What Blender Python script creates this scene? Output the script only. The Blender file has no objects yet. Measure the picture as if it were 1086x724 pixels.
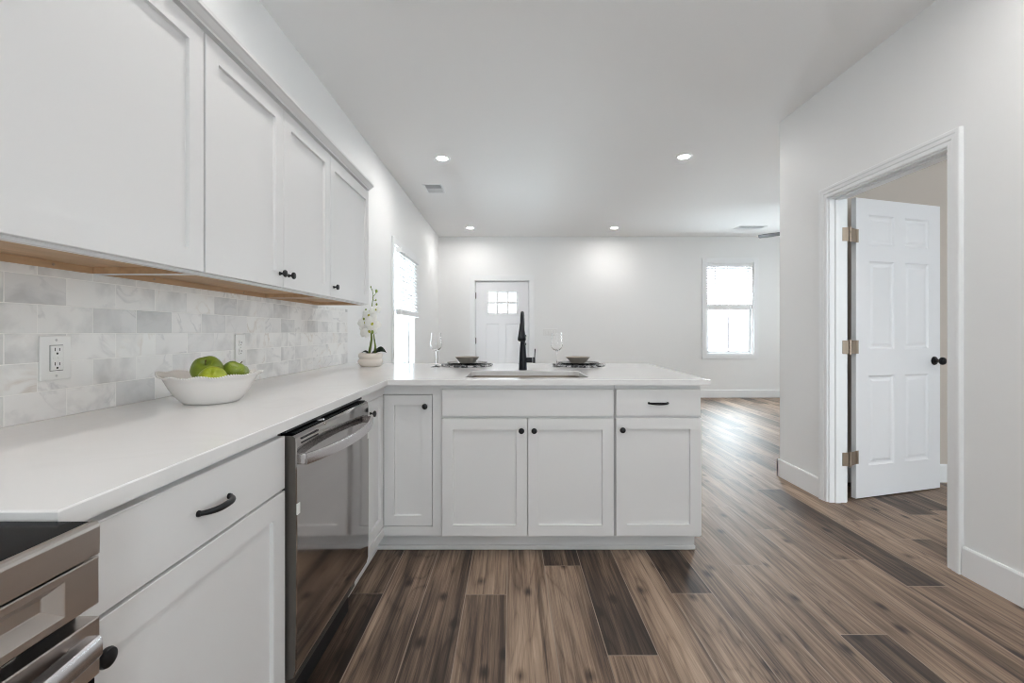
import bpy, bmesh, math, random
from mathutils import Vector, Matrix
from mathutils.geometry import tessellate_polygon

S = bpy.context.scene
COL = S.collection
PI = math.pi
random.seed(7)

# ------------------------------------------------------------------ camera, sky, exposure
cam_d = bpy.data.cameras.new('camera')
cam = bpy.data.objects.new('camera', cam_d)
COL.objects.link(cam)
cam.location = (0, 0, 1.13)
cam.rotation_euler = (PI / 2, 0, 0)
cam_d.sensor_width = 36
cam_d.lens = 470 / 1086 * 36
cam_d.shift_x = 1 / 1086
cam_d.shift_y = -10 / 1086
cam_d.clip_start = 0.02
S.camera = cam

world = bpy.data.worlds.new('sky')
S.world = world
world.use_nodes = True
bg = world.node_tree.nodes['Background']
bg.inputs[0].default_value = (0.86, 0.94, 1.0, 1)
bg.inputs[1].default_value = 32.0

S.view_settings.view_transform = 'Standard'
S.view_settings.look = 'None'
S.view_settings.gamma = 1
S.view_settings.use_curve_mapping = False
S.view_settings.exposure = 0.13
S.cycles.max_bounces = 14
S.cycles.diffuse_bounces = 8
S.cycles.glossy_bounces = 6
S.cycles.transmission_bounces = 10
S.cycles.transparent_max_bounces = 12
S.cycles.sample_clamp_indirect = 6
S.cycles.use_denoising = True
S.cycles.filter_width = 1.0
CAN_STRENGTH = 345.0


def portal(name, loc, rot, w, h):
    d = bpy.data.lights.new(name, 'AREA')
    d.shape = 'RECTANGLE'
    d.size = w
    d.size_y = h
    d.cycles.is_portal = True
    o = bpy.data.objects.new(name, d)
    o.location = loc
    o.rotation_euler = rot
    COL.objects.link(o)


portal('portal_left', (-1.36, 5.18, 1.34), (0, -PI / 2, 0), 1.4, 0.95)
portal('portal_far', (3.77, 7.77, 1.54), (-PI / 2, 0, 0), 0.86, 1.6)
portal('portal_back', (1.0, -2.33, 1.15), (PI / 2, 0, 0), 0.7, 0.8)
portal('portal_living', (6.23, 5.45, 1.6), (0, PI / 2, 0), 0.85, 0.88)
portal('portal_room', (3.2, -2.33, 1.35), (PI / 2, 0, 0), 0.9, 1.4)

# ------------------------------------------------------------------ helpers: objects


def link(name, bm, mats, parent=None, smooth=None):
    bmesh.ops.recalc_face_normals(bm, faces=bm.faces)
    me = bpy.data.meshes.new(name)
    bm.to_mesh(me)
    bm.free()
    if not isinstance(mats, (list, tuple)):
        mats = [mats]
    for m in mats:
        me.materials.append(m)
    o = bpy.data.objects.new(name, me)
    COL.objects.link(o)
    if smooth:
        for p in me.polygons:
            p.use_smooth = True
        if smooth is not True:
            me.set_sharp_from_angle(angle=math.radians(smooth))
    if parent is not None:
        r = parent
        while r.parent is not None:
            r = r.parent
        me.transform(Matrix.Translation(-Vector(r.location)))
        o.parent = parent
    return o


def thing(name, label, cat, loc=(0, 0, 0), group=None, kind=None):
    o = bpy.data.objects.new(name, None)
    o.empty_display_size = 0.05
    COL.objects.link(o)
    o.location = loc
    return tag(o, label, cat, group, kind)


def tag(o, label=None, cat=None, group=None, kind=None):
    if label:
        o['label'] = label
    if cat:
        o['category'] = cat
    if group:
        o['group'] = group
    if kind:
        o['kind'] = kind
    return o


def struct(name, bm, mats, label, cat, smooth=None):
    return tag(link(name, bm, mats, None, smooth), label, cat, None, 'structure')


def dup(root, loc, label=None, group=None, rotz=None):
    r = root.copy()
    COL.objects.link(r)
    r.location = loc
    if rotz is not None:
        r.rotation_euler = (0, 0, rotz)
    if label:
        r['label'] = label
    if group:
        r['group'] = group
    for ch in list(root.children):
        c = ch.copy()
        COL.objects.link(c)
        c.parent = r
        for g in ch.children:
            d = g.copy()
            COL.objects.link(d)
            d.parent = c
    return r


# ------------------------------------------------------------------ helpers: shapes
def BM():
    return bmesh.new()


def join(bm, t):
    me = bpy.data.meshes.new('tmp')
    t.to_mesh(me)
    t.free()
    bm.from_mesh(me)
    bpy.data.meshes.remove(me)


def bx(bm, x0, x1, y0, y1, z0, z1, bev=0.0, seg=1, mi=0):
    t = bmesh.new()
    bmesh.ops.create_cube(t, size=1)
    for v in t.verts:
        v.co = Vector(((x0 + x1) / 2 + v.co.x * (x1 - x0), (y0 + y1) / 2 + v.co.y * (y1 - y0), (z0 + z1) / 2 + v.co.z * (z1 - z0)))
    if bev:
        bmesh.ops.bevel(t, geom=t.edges[:], offset=bev, segments=seg, affect='EDGES', profile=0.5)
    for f in t.faces:
        f.material_index = mi
    join(bm, t)
    return bm


def box(*a, **k):
    return bx(BM(), *a, **k)


def voxels(bm, xs, ys, zs, filled):
    """boundary faces of the filled cells of a grid"""
    vc = {}

    def V(i, j, k):
        if (i, j, k) not in vc:
            vc[(i, j, k)] = bm.verts.new((xs[i], ys[j], zs[k]))
        return vc[(i, j, k)]
    nx, ny, nz = len(xs) - 1, len(ys) - 1, len(zs) - 1

    def F(i, j, k):
        if 0 <= i < nx and 0 <= j < ny and 0 <= k < nz:
            return filled((xs[i] + xs[i + 1]) / 2, (ys[j] + ys[j + 1]) / 2, (zs[k] + zs[k + 1]) / 2)
        return False
    for i in range(nx):
        for j in range(ny):
            for k in range(nz):
                if not F(i, j, k):
                    continue
                if not F(i - 1, j, k): bm.faces.new([V(i, j, k), V(i, j, k + 1), V(i, j + 1, k + 1), V(i, j + 1, k)])
                if not F(i + 1, j, k): bm.faces.new([V(i + 1, j, k), V(i + 1, j + 1, k), V(i + 1, j + 1, k + 1), V(i + 1, j, k + 1)])
                if not F(i, j - 1, k): bm.faces.new([V(i, j, k), V(i + 1, j, k), V(i + 1, j, k + 1), V(i, j, k + 1)])
                if not F(i, j + 1, k): bm.faces.new([V(i, j + 1, k), V(i, j + 1, k + 1), V(i + 1, j + 1, k + 1), V(i + 1, j + 1, k)])
                if not F(i, j, k - 1): bm.faces.new([V(i, j, k), V(i, j + 1, k), V(i + 1, j + 1, k), V(i + 1, j, k)])
                if not F(i, j, k + 1): bm.faces.new([V(i, j, k + 1), V(i + 1, j, k + 1), V(i + 1, j + 1, k + 1), V(i, j + 1, k + 1)])
    return bm


def lathe(bm, prof, c=(0, 0, 0), n=32, axis=None, mod=None, mi=0):
    """prof: (r, z) list; axis: direction (default z); mod(theta, i, r, z) -> r, z"""
    q = Vector((0, 0, 1)).rotation_difference(Vector(axis).normalized()) if axis is not None else None
    c = Vector(c)
    rings = []
    for i, (r, z) in enumerate(prof):
        ring = []
        if r < 1e-6:
            p = Vector((0, 0, z))
            if q: p = q @ p
            ring = [bm.verts.new(p + c)]
        else:
            for k in range(n):
                th = 2 * PI * k / n
                rr, zz = mod(th, i, r, z) if mod else (r, z)
                p = Vector((rr * math.cos(th), rr * math.sin(th), zz))
                if q: p = q @ p
                ring.append(bm.verts.new(p + c))
        rings.append(ring)
    for a, b in zip(rings, rings[1:]):
        for k in range(n):
            k2 = (k + 1) % n
            if len(a) == 1 and len(b) == 1:
                continue
            if len(a) == 1: f = bm.faces.new([a[0], b[k], b[k2]])
            elif len(b) == 1: f = bm.faces.new([a[k], a[k2], b[0]])
            else: f = bm.faces.new([a[k], a[k2], b[k2], b[k]])
            f.material_index = mi
    return bm


def tube(bm, pts, rad, n=12, cap=True, flat=None, mi=0):
    """swept tube; rad a number or list; flat = (a, b) squash factors on the two frame axes"""
    pts = [Vector(p) for p in pts]
    if not isinstance(rad, (list, tuple)):
        rad = [rad] * len(pts)
    prev = None
    rings = []
    for i, p in enumerate(pts):
        a = pts[max(i - 1, 0)]
        b = pts[min(i + 1, len(pts) - 1)]
        t = (b - a).normalized()
        if prev is None:
            up = Vector((0, 0, 1)) if abs(t.z) < 0.9 else Vector((1, 0, 0))
            u = t.cross(up).normalized()
        else:
            u = (prev - t * prev.dot(t)).normalized()
        prev = u
        w = t.cross(u)
        fa, fb = flat if flat else (1, 1)
        rings.append([bm.verts.new(p + (u * math.cos(2 * PI * k / n) * fa + w * math.sin(2 * PI * k / n) * fb) * rad[i]) for k in range(n)])
    for a, b in zip(rings, rings[1:]):
        for k in range(n):
            f = bm.faces.new([a[k], a[(k + 1) % n], b[(k + 1) % n], b[k]])
            f.material_index = mi
    if cap:
        bm.faces.new(rings[0]).material_index = mi
        bm.faces.new(rings[-1]).material_index = mi
    return bm


def bar(bm, pts, W, H, up=(0, 0, 1)):
    """rectangular bar swept along pts; W across, H along up"""
    pts = [Vector(p) for p in pts]
    up = Vector(up)
    rings = []
    for i, p in enumerate(pts):
        a = pts[max(i - 1, 0)]
        b = pts[min(i + 1, len(pts) - 1)]
        t = (b - a).normalized()
        s = t.cross(up).normalized()
        u = s.cross(t).normalized()
        c = 0.18
        q = []
        for (x, y) in ((-.5 + c, -.5), (.5 - c, -.5), (.5, -.5 + c), (.5, .5 - c), (.5 - c, .5), (-.5 + c, .5), (-.5, .5 - c), (-.5, -.5 + c)):
            q.append(bm.verts.new(p + s * x * W + u * y * H))
        rings.append(q)
    n = 8
    for a, b in zip(rings, rings[1:]):
        for k in range(n):
            bm.faces.new([a[k], a[(k + 1) % n], b[(k + 1) % n], b[k]])
    bm.faces.new(rings[0])
    bm.faces.new(rings[-1])
    return bm


def slab(bm, O, U, N, w, h, t, panels=(), prof=(), c=0.0015, both=False):
    """door leaf: origin O at the lower back corner, U along the width, z up, N outwards.
    panels: (u0, v0, u1, v1); prof: successive (inset, depth) rings of every panel"""
    O, U, N = Vector(O), Vector(U), Vector(N)
    Z = Vector((0, 0, 1))

    def P(u, v, n):
        return bm.verts.new(O + U * u + Z * v + N * n)

    def face(sgn):
        base = t if sgn > 0 else 0.0
        us = sorted({c, w - c} | {p[0] for p in panels} | {p[2] for p in panels})
        vs = sorted({c, h - c} | {p[1] for p in panels} | {p[3] for p in panels})
        for u0, u1 in zip(us, us[1:]):
            for v0, v1 in zip(vs, vs[1:]):
                ispan = any(p[0] - 1e-6 <= u0 and u1 <= p[2] + 1e-6 and p[1] - 1e-6 <= v0 and v1 <= p[3] + 1e-6 for p in panels)
                if not ispan:
                    bm.faces.new([P(u0, v0, base), P(u1, v0, base), P(u1, v1, base), P(u0, v1, base)])
                else:
                    last = (0.0, 0.0)
                    for (i, d) in prof:
                        a, b = last, (i, d)
                        ra = [(u0 + a[0], v0 + a[0]), (u1 - a[0], v0 + a[0]), (u1 - a[0], v1 - a[0]), (u0 + a[0], v1 - a[0])]
                        rb = [(u0 + b[0], v0 + b[0]), (u1 - b[0], v0 + b[0]), (u1 - b[0], v1 - b[0]), (u0 + b[0], v1 - b[0])]
                        for k in range(4):
                            k2 = (k + 1) % 4
                            bm.faces.new([P(*ra[k], base - sgn * a[1]), P(*ra[k2], base - sgn * a[1]), P(*rb[k2], base - sgn * b[1]), P(*rb[k], base - sgn * b[1])])
                        last = b
                    i, d = last
                    bm.faces.new([P(u0 + i, v0 + i, base - sgn * d), P(u1 - i, v0 + i, base - sgn * d), P(u1 - i, v1 - i, base - sgn * d), P(u0 + i, v1 - i, base - sgn * d)])
        r0 = [(c, c), (w - c, c), (w - c, h - c), (c, h - c)]
        r1 = [(0, 0), (w, 0), (w, h), (0, h)]
        for k in range(4):
            k2 = (k + 1) % 4
            bm.faces.new([P(*r0[k], base), P(*r0[k2], base), P(*r1[k2], base - sgn * c), P(*r1[k], base - sgn * c)])
    face(1)
    if both:
        face(-1)
    lo = c if both else 0.0
    r1 = [(0, 0), (w, 0), (w, h), (0, h)]
    for k in range(4):
        k2 = (k + 1) % 4
        bm.faces.new([P(*r1[k], t - c), P(*r1[k2], t - c), P(*r1[k2], lo), P(*r1[k], lo)])
    if not both:
        bm.faces.new([P(*q, 0) for q in r1])
    bmesh.ops.remove_doubles(bm, verts=bm.verts, dist=1e-5)
    return bm


def sweep(bm, pts, prof, N):
    """casing swept along the open polyline pts (in a plane with normal N); prof: (outward, height) section, outward to the left of travel"""
    pts = [Vector(p) for p in pts]
    N = Vector(N)
    dirs = [(b - a).normalized() for a, b in zip(pts, pts[1:])]
    rings = []
    for i, p in enumerate(pts):
        d0 = dirs[max(i - 1, 0)]
        d1 = dirs[min(i, len(dirs) - 1)]
        o0, o1 = d0.cross(N), d1.cross(N)
        m = (o0 + o1)
        m = m / (m.dot(o0)) if m.length > 1e-6 else o0
        rings.append([bm.verts.new(p + m * a + N * b) for (a, b) in prof])
    n = len(prof)
    for a, b in zip(rings, rings[1:]):
        for k in range(n):
            bm.faces.new([a[k], a[(k + 1) % n], b[(k + 1) % n], b[k]])
    bm.faces.new(rings[0])
    bm.faces.new(rings[-1])
    return bm


def offset_poly(poly, d):
    """inset (d > 0) of a counter-clockwise polygon"""
    out = []
    n = len(poly)
    for i in range(n):
        p0, p1, p2 = Vector(poly[i - 1]), Vector(poly[i]), Vector(poly[(i + 1) % n])
        d0, d1 = (p1 - p0).normalized(), (p2 - p1).normalized()
        n0, n1 = Vector((-d0.y, d0.x)), Vector((-d1.y, d1.x))
        m = n0 + n1
        m = m / m.dot(n0)
        out.append((p1.x + m.x * d, p1.y + m.y * d))
    return out


def rrect(x0, x1, y0, y1, r, n=6):
    out = []
    for cx, cy, a0 in ((x1 - r, y0 + r, -PI / 2), (x1 - r, y1 - r, 0), (x0 + r, y1 - r, PI / 2), (x0 + r, y0 + r, PI)):
        for k in range(n + 1):
            a = a0 + PI / 2 * k / n
            out.append((cx + r * math.cos(a), cy + r * math.sin(a)))
    return out


# ------------------------------------------------------------------ helpers: materials
def lin(r, g, b):
    f = lambda c: (c / 255 / 12.92) if c <= 10 else ((c / 255 + 0.055) / 1.055) ** 2.4
    return (f(r), f(g), f(b), 1)


def mat(name, col, rough=0.5, metal=0.0, bump=0.0, bscale=200.0, spec=0.5, var=0.0, vscale=3.0, coat=0.0, emit=None, estr=0.0, trans=0.0, ior=1.45, stretch=None):
    m = bpy.data.materials.new(name)
    m.use_nodes = True
    nt = m.node_tree
    b = nt.nodes['Principled BSDF']
    col = tuple(col) + (1,) if len(col) == 3 else col
    b.inputs['Base Color'].default_value = col
    b.inputs['Roughness'].default_value = rough
    b.inputs['Metallic'].default_value = metal
    b.inputs['Specular IOR Level'].default_value = spec
    b.inputs['Coat Weight'].default_value = coat
    b.inputs['IOR'].default_value = ior
    b.inputs['Transmission Weight'].default_value = trans
    if emit:
        b.inputs['Emission Color'].default_value = tuple(emit) + (1,)
        b.inputs['Emission Strength'].default_value = estr
    if bump or var:
        tc = nt.nodes.new('ShaderNodeTexCoord')
        mp = nt.nodes.new('ShaderNodeMapping')
        nt.links.new(tc.outputs['Object'], mp.inputs[0])
        if stretch:
            mp.inputs['Scale'].default_value = stretch
    if bump:
        n = nt.nodes.new('ShaderNodeTexNoise')
        n.inputs['Scale'].default_value = bscale
        n.inputs['Detail'].default_value = 3
        nt.links.new(mp.outputs[0], n.inputs['Vector'])
        bp = nt.nodes.new('ShaderNodeBump')
        bp.inputs['Strength'].default_value = bump
        bp.inputs['Distance'].default_value = 0.002
        nt.links.new(n.outputs['Fac'], bp.inputs['Height'])
        nt.links.new(bp.outputs[0], b.inputs['Normal'])
    if var:
        n = nt.nodes.new('ShaderNodeTexNoise')
        n.inputs['Scale'].default_value = vscale
        n.inputs['Detail'].default_value = 4
        nt.links.new(mp.outputs[0], n.inputs['Vector'])
        mr = nt.nodes.new('ShaderNodeMapRange')
        mr.inputs['From Min'].default_value = 0.3
        mr.inputs['From Max'].default_value = 0.7
        mr.inputs['To Min'].default_value = 1 - var
        mr.inputs['To Max'].default_value = 1 + var
        nt.links.new(n.outputs['Fac'], mr.inputs[0])
        vm = nt.nodes.new('ShaderNodeVectorMath')
        vm.operation = 'SCALE'
        vm.inputs[0].default_value = col[:3]
        nt.links.new(mr.outputs[0], vm.inputs['Scale'])
        nt.links.new(vm.outputs[0], b.inputs['Base Color'])
    return m


M_wall = mat('wall_paint', (0.855, 0.86, 0.86), 0.55, bump=0.05, bscale=350, spec=0.3)
M_ceil = mat('ceiling_paint', (0.89, 0.89, 0.89), 0.7, bump=0.04, bscale=350, spec=0.2)
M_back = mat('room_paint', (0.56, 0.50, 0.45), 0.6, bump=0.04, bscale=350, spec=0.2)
M_trim = mat('trim_paint', (0.86, 0.87, 0.88), 0.32, bump=0.02, bscale=120)
M_door = mat('door_paint', (0.83, 0.83, 0.85), 0.4, bump=0.03, bscale=160)
M_cab = mat('cabinet_paint', (0.745, 0.742, 0.742), 0.38, bump=0.03, bscale=240)
M_gapshade = mat('cabinet_gap_shade', (0.10, 0.095, 0.09), 0.7, var=0.1)  # dark body colour paints in the shade of the door gaps
M_wood = mat('birch_underside', (0.52, 0.345, 0.205), 0.5, var=0.14, vscale=6, stretch=(6, 0.8, 6))
M_black = mat('matte_black_metal', (0.012, 0.012, 0.014), 0.35, metal=0.3, bump=0.02)
M_faucet = mat('satin_black_metal', (0.007, 0.008, 0.012), 0.28, metal=0.0, bump=0.01, spec=0.3)
M_plastic = mat('white_plastic', (0.82, 0.82, 0.81), 0.3, bump=0.01)
M_slot = mat('dark_slot', (0.05, 0.05, 0.05), 0.6, var=0.1)
M_steel = mat('range_steel', (0.56, 0.52, 0.49), 0.28, metal=1.0, var=0.05, vscale=2, bump=0.03, bscale=60, stretch=(1, 0.05, 8))
M_dwsteel = mat('dishwasher_steel', (0.42, 0.40, 0.39), 0.07, metal=1.0, var=0.03, vscale=2, bump=0.01, bscale=60, stretch=(1, 0.05, 8))
M_handle = mat('handle_steel', (0.62, 0.60, 0.61), 0.26, metal=1.0, var=0.04)
M_dwedge = mat('dishwasher_edge', (0.13, 0.12, 0.11), 0.35, metal=0.7, var=0.05)
M_glassblk = mat('black_ceramic_glass', (0.006, 0.006, 0.007), 0.12, bump=0.004, bscale=30, spec=0.04)
M_rubber = mat('black_rubber', (0.012, 0.012, 0.013), 0.5, var=0.2)
M_sink = mat('sink_steel', (0.27, 0.235, 0.20), 0.42, metal=1.0, bump=0.02, bscale=80, stretch=(1, 12, 1))
M_china = mat('white_ceramic', (0.80, 0.78, 0.76), 0.25, bump=0.04, bscale=60)
M_pot = mat('cream_ceramic', (0.74, 0.68, 0.62), 0.35, bump=0.03, bscale=60)
M_taupe = mat('taupe_stoneware', (0.40, 0.36, 0.31), 0.4, var=0.06, vscale=20)
M_plate = mat('charcoal_stoneware', (0.02, 0.021, 0.024), 0.25, var=0.1, vscale=20)
M_hinge = mat('satin_nickel', (0.42, 0.34, 0.27), 0.38, metal=0.9, var=0.05)
M_hinged = mat('dark_hinge', (0.10, 0.09, 0.085), 0.4, metal=0.8, var=0.05)
M_slat = mat('blind_slat', (0.85, 0.86, 0.87), 0.5, bump=0.02)
M_cord = mat('blind_cord', (0.55, 0.55, 0.56), 0.6, var=0.05)
M_fan = mat('fan_blade', (0.06, 0.06, 0.06), 0.5, var=0.1)
M_led = mat('led_diffuser', (0.9, 0.9, 0.9), 0.5, emit=(1.0, 0.965, 0.935), estr=CAN_STRENGTH, var=0.001)
M_green = mat('orchid_stem', (0.16, 0.22, 0.05), 0.5, var=0.15, vscale=40)
M_leaf = mat('orchid_leaf', (0.012, 0.03, 0.014), 0.35, var=0.2, vscale=25)
M_petal = mat('orchid_petal', (0.88, 0.875, 0.84), 0.55, var=0.04, vscale=40)
M_throat = mat('orchid_throat', (0.42, 0.42, 0.05), 0.5, var=0.2, vscale=60)
M_bud = mat('orchid_bud', (0.22, 0.30, 0.05), 0.5, var=0.15, vscale=60)
M_moss = mat('dark_moss', (0.03, 0.04, 0.02), 0.9, var=0.4, vscale=80, bump=0.6, bscale=150)
M_stalk = mat('apple_stalk', (0.10, 0.06, 0.03), 0.7, var=0.2, vscale=60)
M_tape = mat('white_tape', (0.8, 0.8, 0.78), 0.4, var=0.02)
M_dark = mat('toe_shadow_board', (0.02, 0.02, 0.02), 0.6, var=0.2)
M_crystal = mat('wine_glass_crystal', (1, 1, 1), 0.0, trans=1.0, ior=1.3, var=0.001)


def pane_material():
    m = bpy.data.materials.new('window_glass')
    m.use_nodes = True
    nt = m.node_tree
    nt.nodes.clear()
    out = nt.nodes.new('ShaderNodeOutputMaterial')
    mix = nt.nodes.new('ShaderNodeMixShader')
    tr = nt.nodes.new('ShaderNodeBsdfTransparent')
    tr.inputs[0].default_value = (0.95, 0.97, 0.97, 1)
    gl = nt.nodes.new('ShaderNodeBsdfGlossy')
    gl.inputs['Roughness'].default_value = 0.02
    mix.inputs[0].default_value = 0.05
    nt.links.new(tr.outputs[0], mix.inputs[1])
    nt.links.new(gl.outputs[0], mix.inputs[2])
    nt.links.new(mix.outputs[0], out.inputs[0])
    return m


M_pane = pane_material()
M_dimpane = pane_material()
M_dimpane.name = 'sky_dimming_glass'
for n_ in M_dimpane.node_tree.nodes:
    if n_.type == 'BSDF_TRANSPARENT':
        n_.inputs[0].default_value = (0.27, 0.27, 0.27, 1)  # grey added to the glass only to dim the bright sky


def nd(nt, t, **k):
    n = nt.nodes.new(t)
    for a, v in k.items():
        setattr(n, a, v)
    return n


def math_(nt, op, a, b=None, clamp=False):
    n = nd(nt, 'ShaderNodeMath', operation=op, use_clamp=clamp)
    for i, v in enumerate((a, b)):
        if v is None:
            continue
        if isinstance(v, (int, float)):
            n.inputs[i].default_value = v
        else:
            nt.links.new(v, n.inputs[i])
    return n.outputs[0]


def ramp(nt, fac, stops):
    r = nd(nt, 'ShaderNodeValToRGB')
    while len(r.color_ramp.elements) < len(stops):
        r.color_ramp.elements.new(0.5)
    for e, (p, c) in zip(r.color_ramp.elements, stops):
        e.position = p
        e.color = c if len(c) == 4 else tuple(c) + (1,)
    nt.links.new(fac, r.inputs[0])
    return r.outputs[0]


def mixc(nt, fac, a, b, mode='MIX'):
    n = nd(nt, 'ShaderNodeMix', data_type='RGBA', blend_type=mode)
    for i, v in ((0, fac), (6, a), (7, b)):
        if isinstance(v, (int, float)):
            n.inputs[i].default_value = v
        elif isinstance(v, tuple):
            n.inputs[i].default_value = v if len(v) == 4 else v + (1,)
        else:
            nt.links.new(v, n.inputs[i])
    return n.outputs[2]


def floor_material():
    m = bpy.data.materials.new('vinyl_plank')
    m.use_nodes = True
    nt = m.node_tree
    b = nt.nodes['Principled BSDF']
    geo = nd(nt, 'ShaderNodeNewGeometry')
    at = nd(nt, 'ShaderNodeAttribute', attribute_name='tone')
    se = nd(nt, 'ShaderNodeAttribute', attribute_name='seed')
    sep = nd(nt, 'ShaderNodeSeparateXYZ')
    nt.links.new(geo.outputs['Position'], sep.inputs[0])

    def coord(sx, sy, k):
        cmb = nd(nt, 'ShaderNodeCombineXYZ')
        nt.links.new(math_(nt, 'MULTIPLY', sep.outputs[0], sx), cmb.inputs[0])
        nt.links.new(math_(nt, 'MULTIPLY', sep.outputs[1], sy), cmb.inputs[1])
        nt.links.new(math_(nt, 'MULTIPLY', se.outputs['Fac'], k), cmb.inputs[2])
        return cmb.outputs[0]

    def noise(c, detail=4, rough=0.55, dist=0.0):
        n = nd(nt, 'ShaderNodeTexNoise')
        n.inputs['Scale'].default_value = 1.0
        n.inputs['Detail'].default_value = detail
        n.inputs['Roughness'].default_value = rough
        n.inputs['Distortion'].default_value = dist
        nt.links.new(c, n.inputs['Vector'])
        return n.outputs['Fac']
    broad = noise(coord(7, 0.7, 37.0), 2, 0.45, 0.8)        # cathedral bands
    grain = noise(coord(60, 1.5, 91.0), 6, 0.7, 0.4)       # streaks
    fine = noise(coord(230, 5.0, 53.0), 4, 0.65)           # fine lines
    patch = noise(coord(14, 1.1, 71.0), 3, 0.5, 0.3)
    ringc = math_(nt, 'FRACT', math_(nt, 'MULTIPLY', broad, 9.0))
    ring = math_(nt, 'POWER', math_(nt, 'SUBTRACT', 1.0, math_(nt, 'MULTIPLY', math_(nt, 'ABSOLUTE', math_(nt, 'SUBTRACT', ringc, 0.5)), 2.0)), 4.0)
    streak = ramp(nt, noise(coord(46, 1.1, 29.0), 6, 0.72, 0.5), [(0.52, (0, 0, 0)), (0.70, (1, 1, 1))])
    vor = nd(nt, 'ShaderNodeTexVoronoi', voronoi_dimensions='2D')
    vor.inputs['Scale'].default_value = 1.0
    kc = nd(nt, 'ShaderNodeCombineXYZ')
    nt.links.new(math_(nt, 'ADD', math_(nt, 'MULTIPLY', sep.outputs[0], 4.3), math_(nt, 'MULTIPLY', math_(nt, 'SUBTRACT', grain, 0.5), 0.10)), kc.inputs[0])
    nt.links.new(math_(nt, 'ADD', math_(nt, 'MULTIPLY', sep.outputs[1], 2.4), math_(nt, 'MULTIPLY', se.outputs['Fac'], 17.0)), kc.inputs[1])
    nt.links.new(kc.outputs[0], vor.inputs['Vector'])
    knot = math_(nt, 'SUBTRACT', 1.0, math_(nt, 'MULTIPLY', vor.outputs['Distance'], 9.0), True)
    knot = math_(nt, 'POWER', knot, 1.4)
    v = math_(nt, 'ADD', math_(nt, 'MULTIPLY', at.outputs['Fac'], 0.60), 0.20)
    v = math_(nt, 'ADD', v, math_(nt, 'MULTIPLY', math_(nt, 'SUBTRACT', patch, 0.5), 1.2))
    v = math_(nt, 'ADD', v, math_(nt, 'MULTIPLY', math_(nt, 'SUBTRACT', grain, 0.5), 1.05))
    v = math_(nt, 'ADD', v, math_(nt, 'MULTIPLY', math_(nt, 'SUBTRACT', fine, 0.5), 0.55))
    v = math_(nt, 'SUBTRACT', v, math_(nt, 'MULTIPLY', math_(nt, 'SUBTRACT', ring, 0.2), 0.16))
    v = math_(nt, 'SUBTRACT', v, math_(nt, 'MULTIPLY', streak, 0.26))
    v = math_(nt, 'SUBTRACT', v, math_(nt, 'MULTIPLY', knot, 0.55), True)
    col = ramp(nt, v, [(0.0, (0.024, 0.015, 0.011)), (0.25, (0.074, 0.048, 0.034)), (0.5, (0.185, 0.125, 0.088)), (0.75, (0.33, 0.235, 0.168)), (1.0, (0.48, 0.355, 0.26))])
    nt.links.new(col, b.inputs['Base Color'])
    rgh = math_(nt, 'ADD', 0.44, math_(nt, 'MULTIPLY', grain, 0.14))
    nt.links.new(rgh, b.inputs['Roughness'])
    b.inputs['Specular IOR Level'].default_value = 0.5
    bp = nd(nt, 'ShaderNodeBump')
    bp.inputs['Strength'].default_value = 0.15
    bp.inputs['Distance'].default_value = 0.001
    nt.links.new(fine, bp.inputs['Height'])
    nt.links.new(bp.outputs[0], b.inputs['Normal'])
    return m


M_floor = floor_material()
M_seam = mat('plank_seam_glint', (0.31, 0.245, 0.195), 0.5, var=0.2, vscale=5)  # light tan paints the bevel highlights into the seams


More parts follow.
